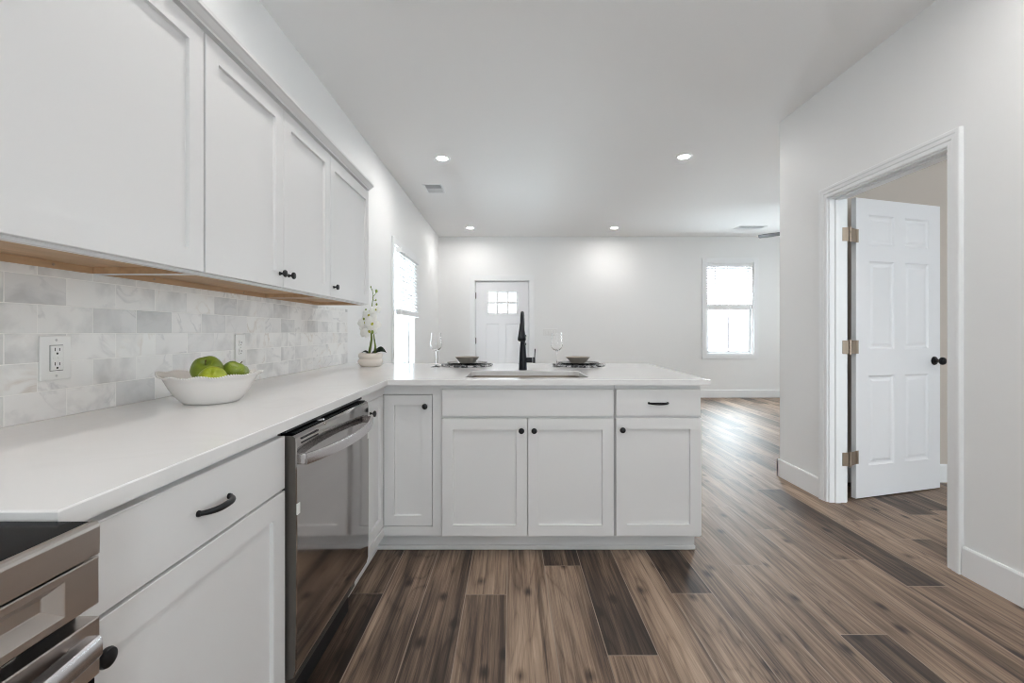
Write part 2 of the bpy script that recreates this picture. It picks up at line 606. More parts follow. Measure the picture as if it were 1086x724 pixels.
def tile_material():
    m = bpy.data.materials.new('marble_subway_tile')
    m.use_nodes = True
    nt = m.node_tree
    b = nt.nodes['Principled BSDF']
    geo = nd(nt, 'ShaderNodeNewGeometry')
    sep = nd(nt, 'ShaderNodeSeparateXYZ')
    nt.links.new(geo.outputs['Position'], sep.inputs[0])
    cmb = nd(nt, 'ShaderNodeCombineXYZ')
    nt.links.new(math_(nt, 'ADD', sep.outputs[1], -1.16 + 0.1535 * 20), cmb.inputs[0])
    nt.links.new(math_(nt, 'ADD', sep.outputs[2], -0.8965), cmb.inputs[1])
    br = nd(nt, 'ShaderNodeTexBrick')
    br.offset = 0.5
    br.inputs['Scale'].default_value = 1.0
    br.inputs['Brick Width'].default_value = 0.1535
    br.inputs['Row Height'].default_value = 0.0765
    br.inputs['Mortar Size'].default_value = 0.0014
    br.inputs['Mortar Smooth'].default_value = 0.2
    br.inputs['Color1'].default_value = (0, 0, 0, 1)
    br.inputs['Color2'].default_value = (1, 1, 1, 1)
    nt.links.new(cmb.outputs[0], br.inputs['Vector'])
    # cell id for veins that break at each tile
    sx = nd(nt, 'ShaderNodeSeparateColor')
    nt.links.new(br.outputs['Color'], sx.inputs[0])
    tid = sx.outputs[0]
    c3 = nd(nt, 'ShaderNodeCombineXYZ')
    nt.links.new(sep.outputs[1], c3.inputs[0])
    nt.links.new(sep.outputs[2], c3.inputs[1])
    nt.links.new(math_(nt, 'MULTIPLY', tid, 40.0), c3.inputs[2])
    cloud = nd(nt, 'ShaderNodeTexNoise')
    cloud.inputs['Scale'].default_value = 7
    cloud.inputs['Detail'].default_value = 5
    cloud.inputs['Distortion'].default_value = 0.4
    nt.links.new(c3.outputs[0], cloud.inputs['Vector'])
    vein = nd(nt, 'ShaderNodeTexNoise')
    vein.inputs['Scale'].default_value = 6
    vein.inputs['Detail'].default_value = 6
    vein.inputs['Distortion'].default_value = 0.9
    nt.links.new(c3.outputs[0], vein.inputs['Vector'])
    vv = math_(nt, 'ABSOLUTE', math_(nt, 'SUBTRACT', vein.outputs['Fac'], 0.5))
    vmask = math_(nt, 'SUBTRACT', 1.0, math_(nt, 'MULTIPLY', vv, 26.0), True)
    vmask = math_(nt, 'MULTIPLY', vmask, ramp(nt, cloud.outputs['Fac'], [(0.45, (0, 0, 0)), (0.62, (1, 1, 1))]))
    base = ramp(nt, tid, [(0.0, (0.60, 0.595, 0.59)), (0.08, (0.74, 0.735, 0.73)), (0.3, (0.82, 0.81, 0.80)), (0.7, (0.85, 0.845, 0.83)), (1.0, (0.80, 0.795, 0.785))])
    cl = ramp(nt, cloud.outputs['Fac'], [(0.33, (0.74, 0.74, 0.745)), (0.50, (0.98, 0.98, 0.98)), (0.6, (1, 1, 1))])
    c = mixc(nt, 1.0, base, cl, 'MULTIPLY')
    warm = mixc(nt, math_(nt, 'GREATER_THAN', tid, 0.6), (0.50, 0.50, 0.51), (0.60, 0.53, 0.47))
    c = mixc(nt, math_(nt, 'MULTIPLY', vmask, 0.6), c, warm)
    c = mixc(nt, br.outputs['Fac'], c, (0.90, 0.89, 0.87))
    nt.links.new(c, b.inputs['Base Color'])
    b.inputs['Roughness'].default_value = 0.32
    bp = nd(nt, 'ShaderNodeBump', invert=True)
    bp.inputs['Strength'].default_value = 0.5
    bp.inputs['Distance'].default_value = 0.001
    nt.links.new(br.outputs['Fac'], bp.inputs['Height'])
    nt.links.new(bp.outputs[0], b.inputs['Normal'])
    return m


M_tile = tile_material()


def quartz_material():
    m = bpy.data.materials.new('white_quartz')
    m.use_nodes = True
    nt = m.node_tree
    b = nt.nodes['Principled BSDF']
    tc = nd(nt, 'ShaderNodeTexCoord')
    n = nd(nt, 'ShaderNodeTexNoise')
    n.inputs['Scale'].default_value = 2.2
    n.inputs['Detail'].default_value = 7
    n.inputs['Distortion'].default_value = 1.4
    nt.links.new(tc.outputs['Object'], n.inputs['Vector'])
    vv = math_(nt, 'ABSOLUTE', math_(nt, 'SUBTRACT', n.outputs['Fac'], 0.5))
    vm = math_(nt, 'SUBTRACT', 1.0, math_(nt, 'MULTIPLY', vv, 16.0), True)
    c = mixc(nt, math_(nt, 'MULTIPLY', vm, 0.12), (0.80, 0.795, 0.79), (0.68, 0.665, 0.65))
    nt.links.new(c, b.inputs['Base Color'])
    b.inputs['Roughness'].default_value = 0.13
    return m


M_quartz = quartz_material()


def apple_material(dark, light):
    m = bpy.data.materials.new('green_apple_skin')
    m.use_nodes = True
    nt = m.node_tree
    b = nt.nodes['Principled BSDF']
    tc = nd(nt, 'ShaderNodeTexCoord')
    n = nd(nt, 'ShaderNodeTexNoise')
    n.inputs['Scale'].default_value = 16
    n.inputs['Detail'].default_value = 3
    nt.links.new(tc.outputs['Object'], n.inputs['Vector'])
    c = ramp(nt, n.outputs['Fac'], [(0.3, dark), (0.7, light)])
    sp = nd(nt, 'ShaderNodeTexVoronoi')
    sp.inputs['Scale'].default_value = 140
    nt.links.new(tc.outputs['Object'], sp.inputs['Vector'])
    dot = math_(nt, 'LESS_THAN', sp.outputs['Distance'], 0.16)
    c = mixc(nt, math_(nt, 'MULTIPLY', dot, 0.4), c, (0.5, 0.6, 0.2))
    nt.links.new(c, b.inputs['Base Color'])
    b.inputs['Roughness'].default_value = 0.3
    return m


M_apple = apple_material((0.13, 0.19, 0.018), (0.23, 0.30, 0.03))
M_apple_bright = apple_material((0.24, 0.31, 0.015), (0.40, 0.46, 0.03))


def beads_material():
    m = bpy.data.materials.new('woven_beads')
    m.use_nodes = True
    nt = m.node_tree
    b = nt.nodes['Principled BSDF']
    tc = nd(nt, 'ShaderNodeTexCoord')
    v = nd(nt, 'ShaderNodeTexVoronoi')
    v.inputs['Scale'].default_value = 75
    nt.links.new(tc.outputs['Object'], v.inputs['Vector'])
    sx = nd(nt, 'ShaderNodeSeparateColor')
    nt.links.new(v.outputs['Color'], sx.inputs[0])
    c = ramp(nt, sx.outputs[0], [(0.0, (0.02, 0.02, 0.022)), (0.45, (0.05, 0.05, 0.055)), (0.55, (0.35, 0.35, 0.36)), (1.0, (0.65, 0.65, 0.66))])
    nt.links.new(c, b.inputs['Base Color'])
    b.inputs['Roughness'].default_value = 0.35
    bp = nd(nt, 'ShaderNodeBump', invert=True)
    bp.inputs['Strength'].default_value = 0.8
    bp.inputs['Distance'].default_value = 0.004
    nt.links.new(v.outputs['Distance'], bp.inputs['Height'])
    nt.links.new(bp.outputs[0], b.inputs['Normal'])
    return m


M_beads = beads_material()

# ------------------------------------------------------------------ the room
CH = 2.776          # ceiling height
XL = -1.25          # left wall
XR = 2.11           # right wall of the kitchen (with the door)
XR2 = 2.225
YC = 3.48           # corner where the right wall ends
YC0 = 3.345
YF = 7.655          # far wall
XE = 6.1            # right wall of the living room
YB = -2.2           # wall behind the camera
CT = 0.897          # counter top

# floor, plank by plank (one mesh)
fb = BM()
tone_l = fb.faces.layers.float.new('tone')
seed_l = fb.faces.layers.float.new('seed')
PW = 0.178
# joints and tones read off the photograph: column -> (joints along y, tones from near to far)
known = {
    -4: ([0.70, 1.917], [0.45, 0.05, 0.38]),
    -3: ([0.95, 2.75], [0.3, 0.42, 0.5]),
    -2: ([0.30, 2.60], [0.4, 0.30, 0.5]),
    -1: ([0.69, 1.909, 3.1], [0.5, 0.40, 0.85, 0.4]),
    0: ([0.4, 2.55], [0.5, 0.66, 0.3]),
    1: ([0.93, 2.143, 3.3], [0.4, 0.62, 0.10, 0.5]),
    2: ([0.33, 1.549, 2.77], [0.5, 0.72, 0.02, 0.6]),
    3: ([0.55, 2.9], [0.4, 0.72, 0.5]),
    4: ([0.7, 1.917, 3.13], [0.5, 0.68, 0.02, 0.6]),
    5: ([1.32, 2.54], [0.5, 0.62, 0.75]),
    6: ([0.93, 2.15, 3.37], [0.4, 0.60, 0.72, 0.5]),
    7: ([0.44, 1.656, 2.87], [0.5, 0.05, 0.60, 0.7]),
    8: ([1.32, 2.54, 3.75], [0.55, 0.6, 0.5, 0.6]),
    9: ([0.95, 2.20, 3.4], [0.5, 0.66, 0.55, 0.5]),
    10: ([0.75, 1.971, 3.19], [0.5, 0.62, 0.05, 0.6]),
    11: ([1.45, 2.66, 3.88], [0.45, 0.66, 0.7, 0.4]),
    12: ([1.2, 2.42, 3.6], [0.5, 0.5, 0.62, 0.5]),
    13: ([0.9, 2.15, 3.35], [0.5, 0.6, 0.55, 0.5]),
    14: ([1.52, 2.742], [0.5, 0.6, 0.08]),
}
rnd = random.Random(11)
for k in range(-8, 36):
    x0 = -0.018 + PW * k
    x1 = x0 + PW
    x0c, x1c = max(x0, XL - 0.1), min(x1, XE + 0.1)
    if x1c <= x0c + 0.002:
        continue
    if k in known:
        js, ts = known[k]
        js = [YB - 0.1] + list(js)
        ts = list(ts)
        while js[-1] < YF:
            js.append(js[-1] + 1.22)
        while len(ts) < len(js):
            ts.append(rnd.choice([0.1, 0.35, 0.5, 0.6, 0.7, 0.8]))
    else:
        js = [YB - 0.1]
        y = YB - 0.1 + rnd.uniform(0.2, 1.2)
        while y < YF:
            js.append(y)
            y += 1.22
        js.append(y)
        ts = [rnd.choice([0.08, 0.35, 0.5, 0.6, 0.7, 0.8]) for _ in js]
    for (a, b_, tn) in zip(js, js[1:], ts):
        b_ = min(b_, YF + 0.1)
        if b_ - a < 0.01:
            continue
        s = rnd.random()
        g = 0.0019
        o = [fb.verts.new(p) for p in ((x0c, a, 0), (x1c, a, 0), (x1c, b_, 0), (x0c, b_, 0))]
        i_ = [fb.verts.new(p) for p in ((x0c + g, a + g, 0), (x1c - g, a + g, 0), (x1c - g, b_ - g, 0), (x0c + g, b_ - g, 0))]
        f = fb.faces.new(i_)
        f[tone_l] = tn
        f[seed_l] = s
        for q in range(4):
            f = fb.faces.new([o[q], o[(q + 1) % 4], i_[(q + 1) % 4], i_[q]])
            f.material_index = 1
            f[tone_l] = tn
bx(fb, XL - 0.1, XE + 0.1, YB - 0.1, YF + 0.1, -0.08, -0.002, mi=1)
struct('floor', fb, [M_floor, M_seam], 'brown wood-look plank floor through kitchen and living room', 'floor')

struct('ceiling', box(XL - 0.12, XE + 0.12, YB - 0.12, YF + 0.12, CH, CH + 0.1), M_ceil, 'flat white ceiling with recessed lights', 'ceiling')


def in_(v, a, b):
    return a < v < b


WL = (4.71, 5.65, 0.70, 2.06)       # left window opening: y0 y1 z0 z1
struct('wall_left', voxels(BM(), [XL - 0.12, XL], [YB - 0.12, WL[0], WL[1], YF + 0.12], [0, WL[2], WL[3], CH],
                           lambda x, y, z: not (in_(y, WL[0], WL[1]) and in_(z, WL[2], WL[3]))), M_wall, 'pale grey left wall behind the cabinets and window', 'wall')
WF = (3.37, 4.19, 0.74, 2.33)       # far window opening: x0 x1 z0 z1
DF = (-0.625, 0.313, 2.02)          # front door opening
struct('wall_far', voxels(BM(), [XL - 0.12, DF[0], DF[1], WF[0], WF[1], XE + 0.12], [YF, YF + 0.12], [0, WF[2], DF[2], WF[3], CH],
                          lambda x, y, z: not (in_(x, DF[0], DF[1]) and z < DF[2]) and not (in_(x, WF[0], WF[1]) and in_(z, WF[2], WF[3]))),
       M_wall, 'pale grey far wall with the front door and a window', 'wall')
DO = (2.125, 2.955, 2.03)           # interior door opening: y0 y1 z1
struct('wall_right', voxels(BM(), [XR, XR2], [YB - 0.12, DO[0], DO[1], YC], [0, DO[2], CH],
                            lambda x, y, z: not (in_(y, DO[0], DO[1]) and z < DO[2])), M_wall, 'pale grey right wall with the doorway', 'wall')
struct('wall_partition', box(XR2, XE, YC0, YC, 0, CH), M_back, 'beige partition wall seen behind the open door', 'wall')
WR = (5.0, 5.88, 1.2, 2.05)
struct('wall_living', voxels(BM(), [XE, XE + 0.12], [YB - 0.12, WR[0], WR[1], YF + 0.12], [0, WR[2], WR[3], CH],
                             lambda x, y, z: not (in_(y, WR[0], WR[1]) and in_(z, WR[2], WR[3]))), M_wall, 'right wall of the living room, out of view', 'wall')
WB = (0.65, 1.35, 0.75, 1.55)
WK = (2.75, 3.65, 0.65, 2.05)
struct('wall_back', voxels(BM(), [XL - 0.12, WB[0], WB[1], WK[0], WK[1], XE + 0.12], [YB - 0.12, YB], [0, WK[2], WB[2], WB[3], WK[3], CH],
                           lambda x, y, z: not (in_(x, WB[0], WB[1]) and in_(z, WB[2], WB[3])) and not (in_(x, WK[0], WK[1]) and in_(z, WK[2], WK[3]))), M_wall, 'wall behind the camera with two window openings added for light', 'wall')

struct('wall_sky_block', box(-3.4, -3.2, 2.0, 24.0, -0.6, 4.6), mat('sky_block_grey', (0.20, 0.21, 0.22), 0.8, var=0.05), 'plain wall added outside the left window to block sky light', 'wall')  # unseen wall added to cut the sky light at the left window

# baseboards
BH = 0.135


def board(name, a, b, n, label):
    """baseboard from a to b (2D), standing off towards n"""
    bm = BM()
    a, b, n = Vector((*a, 0)), Vector((*b, 0)), Vector((*n, 0))
    pr = [(0, 0), (0.014, 0), (0.014, BH - 0.008), (0.010, BH), (0, BH)]
    r = [[bm.verts.new(p + n * d + Vector((0, 0, z))) for d, z in pr] for p in (a, b)]
    for k in range(5):
        bm.faces.new([r[0][k], r[0][(k + 1) % 5], r[1][(k + 1) % 5], r[1][k]])
    bm.faces.new(r[0])
    bm.faces.new(r[1])
    return struct(name, bm, M_trim, label, 'baseboard')


board('baseboard_left', (XL, 3.30), (XL, YF), (1, 0), 'white baseboard along the left living room wall')
board('baseboard_far', (0.40, YF), (XE, YF), (0, -1), 'white baseboard along the far wall under the window')
board('baseboard_entry', (XL + 0.014, YF), (-0.71, YF), (0, -1), 'white baseboard left of the front door')
board('baseboard_corner', (XR, 3.02), (XR, YC + 0.014), (-1, 0), 'white baseboard between the doorway and the wall corner')
board('baseboard_right', (XR, -0.60), (XR, 2.06), (-1, 0), 'white baseboard in front of the doorway at the right edge')
board('baseboard_partition', (XR2, YC0), (XE, YC0), (0, -1), 'white baseboard behind the open panel door')
board('baseboard_return', (XR - 0.014, YC), (XE, YC), (0, 1), 'white baseboard on the back of the partition wall')

CAS = [(0, 0), (0, 0.011), (0.006, 0.013), (0.022, 0.013), (0.027, 0.017), (0.045, 0.018), (0.050, 0.021), (0.064, 0.021), (0.068, 0.016), (0.068, 0)]
FLATCAS = [(0, 0), (0, 0.016), (0.002, 0.018), (0.086, 0.018), (0.088, 0.016), (0.088, 0)]
WINCAS = [(0, 0), (0, 0.014), (0.002, 0.016), (0.074, 0.016), (0.076, 0.014), (0.076, 0)]

# doorway on the right: jambs, stop, casing
bm = BM()
jt = 0.018
for (ya, yb) in ((DO[0], DO[0] + jt), (DO[1] - jt, DO[1])):
    bx(bm, XR, XR2, ya, yb, 0, DO[2])
bx(bm, XR, XR2, DO[0] + jt, DO[1] - jt, DO[2] - jt, DO[2])
for (ya, yb) in ((DO[0] + jt, DO[0] + jt + 0.011), (DO[1] - jt - 0.011, DO[1] - jt)):
    bx(bm, XR + 0.035, XR + 0.07, ya, yb, 0, DO[2] - jt, 0.002)
bx(bm, XR + 0.035, XR + 0.07, DO[0] + jt + .011, DO[1] - jt - .011, DO[2] - jt - 0.011, DO[2] - jt, 0.002)
struct('trim_1', bm, M_trim, 'white door jamb lining the doorway in the right wall', 'door jamb')
iy0, iy1, iz = DO[0] + 0.008, DO[1] - 0.008, DO[2] - 0.008
bm = BM()
sweep(bm, [(XR, iy0, 0), (XR, iy0, iz), (XR, iy1, iz), (XR, iy1, 0)], [(a, b) for a, b in CAS], (-1, 0, 0))
struct('trim_2', bm, M_trim, 'white moulded casing around the doorway in the right wall', 'door casing')
bm = BM()
sweep(bm, [(XR2, iy1, 0), (XR2, iy1, iz), (XR2, iy0, iz), (XR2, iy0, 0)], [(a, b) for a, b in CAS], (1, 0, 0))
struct('trim_3', bm, M_trim, 'white casing on the far side of the doorway', 'door casing')

# open six-panel door
A = Vector((2.324, 2.984, 0))
dr = Vector((0.771, 0.213, 0)).normalized()
nn = Vector((dr.y, -dr.x, 0))          # towards the camera
dw = 0.80
door2 = thing('door_2', 'white six-panel door standing open in the doorway', 'door', (A.x, A.y, 0), kind='structure')
O = A - nn * 0.035 + Vector((0, 0, 0.008))
st, ms = 0.113, 0.100
pw = (dw - 2 * st - ms) / 2
cols = [(st, st + pw), (st + pw + ms, dw - st)]
rows = [(0.215, 0.825), (1.005, 1.605), (1.715, 1.920)]
pan = [(c0, r0, c1, r1) for c0, c1 in cols for r0, r1 in rows]
leaf = link('door_leaf', slab(BM(), O, dr, nn, dw, 2.028, 0.035, pan, [(0.004, 0.004), (0.012, 0.009), (0.024, 0.009), (0.040, 0.003)], 0.0015, True), M_door, door2)


def knob_profile(s=1.0):
    return [(0, 0), (0.030 * s, 0), (0.031 * s, 0.004), (0.028 * s, 0.009), (0.013 * s, 0.011), (0.011 * s, 0.030), (0.018 * s, 0.036), (0.026 * s, 0.044), (0.028 * s, 0.053), (0.024 * s, 0.062), (0.012 * s, 0.067), (0, 0.068)]


kp = A + dr * (dw - 0.062) + Vector((0, 0, 0.925))
bm = BM()
lathe(bm, knob_profile(), kp, 24, nn)
lathe(bm, knob_profile(), kp - nn * 0.035, 24, -nn)
tag(link('door_knob', bm, M_black, door2, 40), 'black round knobs')
for hz in (1.778, 1.03, 0.287):
    bm = BM()
    yj = DO[1] - jt
    bx(bm, XR2 - 0.030, XR2 + 0.012, yj - 0.0025, yj, hz - 0.045, hz + 0.045, 0.001)
    pin = Vector((XR2 + 0.02, yj - 0.004, 0))
    for s in range(3):
        z0 = hz - 0.045 + s * 0.0303
        tube(bm, [pin + Vector((0, 0, z0)), pin + Vector((0, 0, z0 + 0.0285))], 0.0065, 12)
    for s in (-1, 1):
        tube(bm, [pin + Vector((0, 0, hz + s * 0.045)), pin + Vector((0, 0, hz + s * 0.05))], 0.008, 12)
    # plate on the hinge edge of the leaf and a strap bridging to the pin
    e0 = A - nn * 0.004
    e1 = A - nn * 0.034
    q = [pin, e0 - dr * 0.002, e0 - dr * 0.002 - nn * 0.03]
    v = []
    for p in (pin, A - dr * 0.0025 + nn * 0.001):
        v.append([bm.verts.new(Vector((p.x, p.y, hz - 0.045))), bm.verts.new(Vector((p.x, p.y, hz + 0.045)))])
    bm.faces.new([v[0][0], v[1][0], v[1][1], v[0][1]])
    pA, pB = A - dr * 0.0025 + nn * 0.001, A + dr * 0.018 + nn * 0.001
    pC, pD = A + dr * 0.018 + nn * 0.003, A - dr * 0.0025 + nn * 0.003
    ring = [[bm.verts.new(Vector((p.x, p.y, z))) for p in (pA, pB, pC, pD)] for z in (hz - 0.045, hz + 0.045)]
    for k in range(4):
        bm.faces.new([ring[0][k], ring[0][(k + 1) % 4], ring[1][(k + 1) % 4], ring[1][k]])
    bm.faces.new(ring[0])
    bm.faces.new(ring[1])
    tag(link('hinge', bm, M_hinge, door2, 35), 'satin nickel butt hinge')

# front door in the far wall
door1 = thing('door_1', 'white front door with a six-pane window in the far wall', 'door', ((DF[0] + DF[1]) / 2, YF + 0.03, 0), kind='structure')
fx0, fx1 = -0.612, 0.300
gx0, gx1, gz0, gz1 = -0.41, 0.114, 1.441, 1.837
fy0, fy1 = YF + 0.02, YF + 0.062
bm = BM()
# leaf around the glazed opening: three pieces of one mesh, with two tall recessed panels below
slab(bm, (fx0, fy1, 0.008), (1, 0, 0), (0, -1, 0), fx1 - fx0, gz0 - 0.008, fy1 - fy0,
     [(0.175, 0.12, 0.40, 1.265), (0.515, 0.12, 0.74, 1.265)], [(0.003, 0.008), (0.008, 0.009)], 0.0)
for (a, b_) in ((fx0, gx0), (gx1, fx1)):
    bx(bm, a, b_, fy0, fy1, gz0, gz1)
bx(bm, fx0, fx1, fy0, fy1, gz1, 2.003)
bmesh.ops.remove_doubles(bm, verts=bm.verts, dist=1e-4)
link('door_leaf', bm, M_door, door1)
bm = BM()
gw = (gx1 - gx0)
for i in range(4):
    x = gx0 + gw * i / 3
    bx(bm, x - 0.016, x + 0.016, fy0 - 0.008, fy1, gz0 - 0.012, gz1 + 0.012, 0.002)
for z in (gz0, (gz0 + gz1) / 2, gz1):
    bx(bm, gx0 - 0.012, gx1 + 0.012, fy0 - 0.007, fy1 - .001, z - 0.016, z + 0.016, 0.002)
link('muntin', bm, M_trim, door1)
link('pane', box(gx0, gx1, fy0 + 0.018, fy0 + 0.024, gz0, gz1), M_dimpane, door1)
for hz in (1.76, 0.98, 0.22):
    bm = BM()
    tube(bm, [(fx0 - 0.004, fy0 - 0.006, hz - 0.055), (fx0 - 0.004, fy0 - 0.006, hz + 0.055)], 0.009, 10)
    bx(bm, fx0 - 0.018, fx0 + 0.01, fy0 - 0.004, fy0 + 0.004, hz - 0.05, hz + 0.05)
    tag(link('hinge', bm, M_hinged, door1), 'dark hinge')
bm = BM()
lathe(bm, knob_profile(), (fx1 - 0.065, fy0, 0.92), 20, (0, -1, 0))
tag(link('door_knob', bm, M_black, door1, 40), 'black round knob')
bm = BM()
lathe(bm, [(0, 0), (0.03, 0), (0.03, 0.012), (0.012, 0.016), (0.01, 0.03), (0, 0.031)], (fx1 - 0.065, fy0, 1.06), 20, (0, -1, 0))
link('deadbolt', bm, M_black, door1, 40)
bm = BM()
for (a, b_) in ((DF[0], fx0 - 0.003), (fx1 + 0.003, DF[1])):
    bx(bm, a, b_, YF, YF + 0.12, 0, DF[2])
bx(bm, DF[0], DF[1], YF, YF + 0.12, 2.006, DF[2])
bx(bm, DF[0], DF[1], YF, YF + 0.12, 0, 0.006)
for (a, b_) in ((DF[0], fx0 + 0.02), (fx1 - 0.02, DF[1])):
    bx(bm, a, b_, fy1 + 0.0005, YF + 0.12, 0, DF[2])
bx(bm, DF[0], DF[1], fy1 + 0.0005, YF + 0.12, 1.985, DF[2])
sweep(bm, [(DF[1], YF, 0), (DF[1], YF, DF[2]), (DF[0], YF, DF[2]), (DF[0], YF, 0)], [(a, b) for a, b in FLATCAS], (0, -1, 0))
struct('trim_4', bm, M_trim, 'flat white casing around the front door', 'door casing')

# ------------------------------------------------------------------ windows and blinds


def make_window(name, label, c, u, n, w, z0, z1, t=0.12):
    """c: point on the room face of the wall at the opening's start; u along, n into the room"""
    c, u, n = Vector((*c, 0)), Vector((*u, 0)), Vector((*n, 0))
    root = thing(name, label, 'window', (c.x + u.x * w / 2, c.y + u.y * w / 2, z0), kind='structure')

    def B(bm, u0, u1, d0, d1, za, zb, bev=0):
        p, q = c + u * u0 + n * d0, c + u * u1 + n * d1
        bx(bm, min(p.x, q.x), max(p.x, q.x), min(p.y, q.y), max(p.y, q.y), za, zb, bev)
    bm = BM()
    P = [c + u * a + Vector((0, 0, z)) for a, z in ((0, z0), (w, z0), (w, z1), (0, z1), (0, z0))]
    ring = [(0, z0), (w, z0), (w, z1), (0, z1)]
    e = 0.076
    B(bm, -e, 0, 0, 0.016, z0 - e, z1 + e, 0.002)
    B(bm, w, w + e, 0, 0.016, z0 - e, z1 + e, 0.002)
    B(bm, 0, w, 0, 0.016, z1, z1 + e, 0.002)
    B(bm, 0, w, 0, 0.016, z0 - e, z0, 0.002)
    link('casing', bm, M_trim, root)
    bm = BM()
    B(bm, 0, 0.02, -t, 0, z0, z1)
    B(bm, w - 0.02, w, -t, 0, z0, z1)
    B(bm, 0.02, w - 0.02, -t, 0, z1 - 0.02, z1)
    B(bm, 0.02, w - 0.02, -t, 0.004, z0, z0 + 0.022)
    link('window_frame', bm, M_trim, root)
    zm = (z0 + z1) / 2
    for (za, zb, d) in ((z0 + 0.022, zm + 0.02, -0.075), (zm - 0.02, z1 - 0.02, -0.105)):
        bm = BM()
        s = 0.042
        B(bm, 0.02, 0.02 + s, d, d + 0.028, za, zb)
        B(bm, w - 0.02 - s, w - 0.02, d, d + 0.028, za, zb)
        B(bm, 0.02 + s, w - 0.02 - s, d, d + 0.028, za, za + s)
        B(bm, 0.02 + s, w - 0.02 - s, d, d + 0.028, zb - s, zb)
        B(bm, w / 2 - 0.011, w / 2 + 0.011, d + 0.004, d + 0.022, za + s, zb - s)
        sash = link('sash', bm, M_trim, root)
        bm = BM()
        B(bm, 0.02 + s, w - 0.02 - s, d + 0.010, d + 0.014, za + s, zb - s)
        link('pane', bm, M_pane, sash)
    return root


def make_blind(label, c, u, n, w, zt, zb, off, tilt=0.35, rail=0.06):
    """slatted blind; c: start on the wall face; off: how far into the room its back sits"""
    c, u, n = Vector((*c, 0)), Vector((*u, 0)), Vector((*n, 0))
    root = thing('window_blind', label, 'blind', (c.x + u.x * w / 2, c.y + u.y * w / 2, zb))

    def B(bm, u0, u1, d0, d1, za, zb_, bev=0):
        p, q = c + u * u0 + n * d0, c + u * u1 + n * d1
        bx(bm, min(p.x, q.x), max(p.x, q.x), min(p.y, q.y), max(p.y, q.y), za, zb_, bev)
    bm = BM()
    B(bm, 0, w, off, off + 0.058, zt - 0.05, zt, 0.003)
    link('headrail', bm, M_slat, root)
    bm = BM()
    zz = zt - 0.075
    sp = 0.043
    while zz > zb + rail + 0.005:
        cc = c + n * (off + 0.029)
        dn, dz = math.cos(tilt) * 0.025, math.sin(tilt) * 0.025
        vs = []
        for (s, hh) in ((-1, 0), (0, 0.003), (1, 0)):
            for a in (0.006, w - 0.006):
                vs.append(cc + u * a + n * (s * dn) + Vector((0, 0, zz - s * dz + hh)))
        for th in (0, 0.003):
            pass
        top = [bm.verts.new(v + Vector((0, 0, 0.0015))) for v in vs]
        bot = [bm.verts.new(v - Vector((0, 0, 0.0015))) for v in vs]
        for k in (0, 2):
            bm.faces.new([top[k], top[k + 1], top[k + 3], top[k + 2]])
            bm.faces.new([bot[k], bot[k + 2], bot[k + 3], bot[k + 1]])
        for (a, b_) in ((0, 1), (1, 3), (3, 5), (5, 4), (4, 2), (2, 0)):
            bm.faces.new([top[a], bot[a], bot[b_], top[b_]])
        zz -= sp
    link('slats', bm, M_slat, root)
    bm = BM()
    B(bm, 0.004, w - 0.004, off + 0.002, off + 0.056, zb, zb + rail, 0.004)
    link('bottom_rail', bm, M_slat, root)
    for a in (0.14, w - 0.14):
        p = c + u * a + n * (off + 0.029)
        bm = BM()
        for dd in (-0.026, 0.026):
            pp = p + n * dd
            tube(bm, [(pp.x, pp.y, zb + 0.03), (pp.x, pp.y, zt - 0.03)], 0.0012, 6)
        link('ladder_cord', bm, M_cord, root)
    p = c + u * (0.13) + n * (off + 0.064)
    bm = BM()
    tube(bm, [(p.x, p.y, zt - 0.04), (p.x, p.y, zt - 0.62)], 0.004, 8)
    link('tilt_wand', bm, M_cord, root)
    return root


make_window('window_1', 'tall bright window in the left wall beyond the cabinets', (XL, WL[0]), (0, 1), (1, 0), WL[1] - WL[0], WL[2], WL[3])
make_window('window_2', 'white cased double-hung window in the far wall', (WF[0], YF), (1, 0), (0, -1), WF[1] - WF[0], WF[2], WF[3])
make_window('window_fill_back', 'unseen window added behind the camera for fill light', (WB[0], YB), (1, 0), (0, 1), WB[1] - WB[0], WB[2], WB[3])  # added out of view as frontal fill for the kitchen
make_window('window_fill_living', 'unseen window added in the right living room wall for light', (XE, WR[0]), (0, 1), (-1, 0), WR[1] - WR[0], WR[2], WR[3])  # added out of view to brighten the living room
make_window('window_fill_room', 'unseen window added in the room behind the doorway for light', (WK[0], YB), (1, 0), (0, 1), WK[1] - WK[0], WK[2], WK[3])  # added out of view to brighten the open door leaf
make_blind('white slatted blind half raised in the left wall window', (XL, WL[0] + 0.01), (0, 1), (1, 0), WL[1] - WL[0] + 0.0, 2.035, 1.315, 0.02, 0.85)
make_blind('white slatted blind half raised in the far wall window', (WF[0] + 0.022, YF), (1, 0), (0, -1), WF[1] - WF[0] - 0.044, WF[3] - 0.022, 1.515, -0.062, 0.75, 0.095)

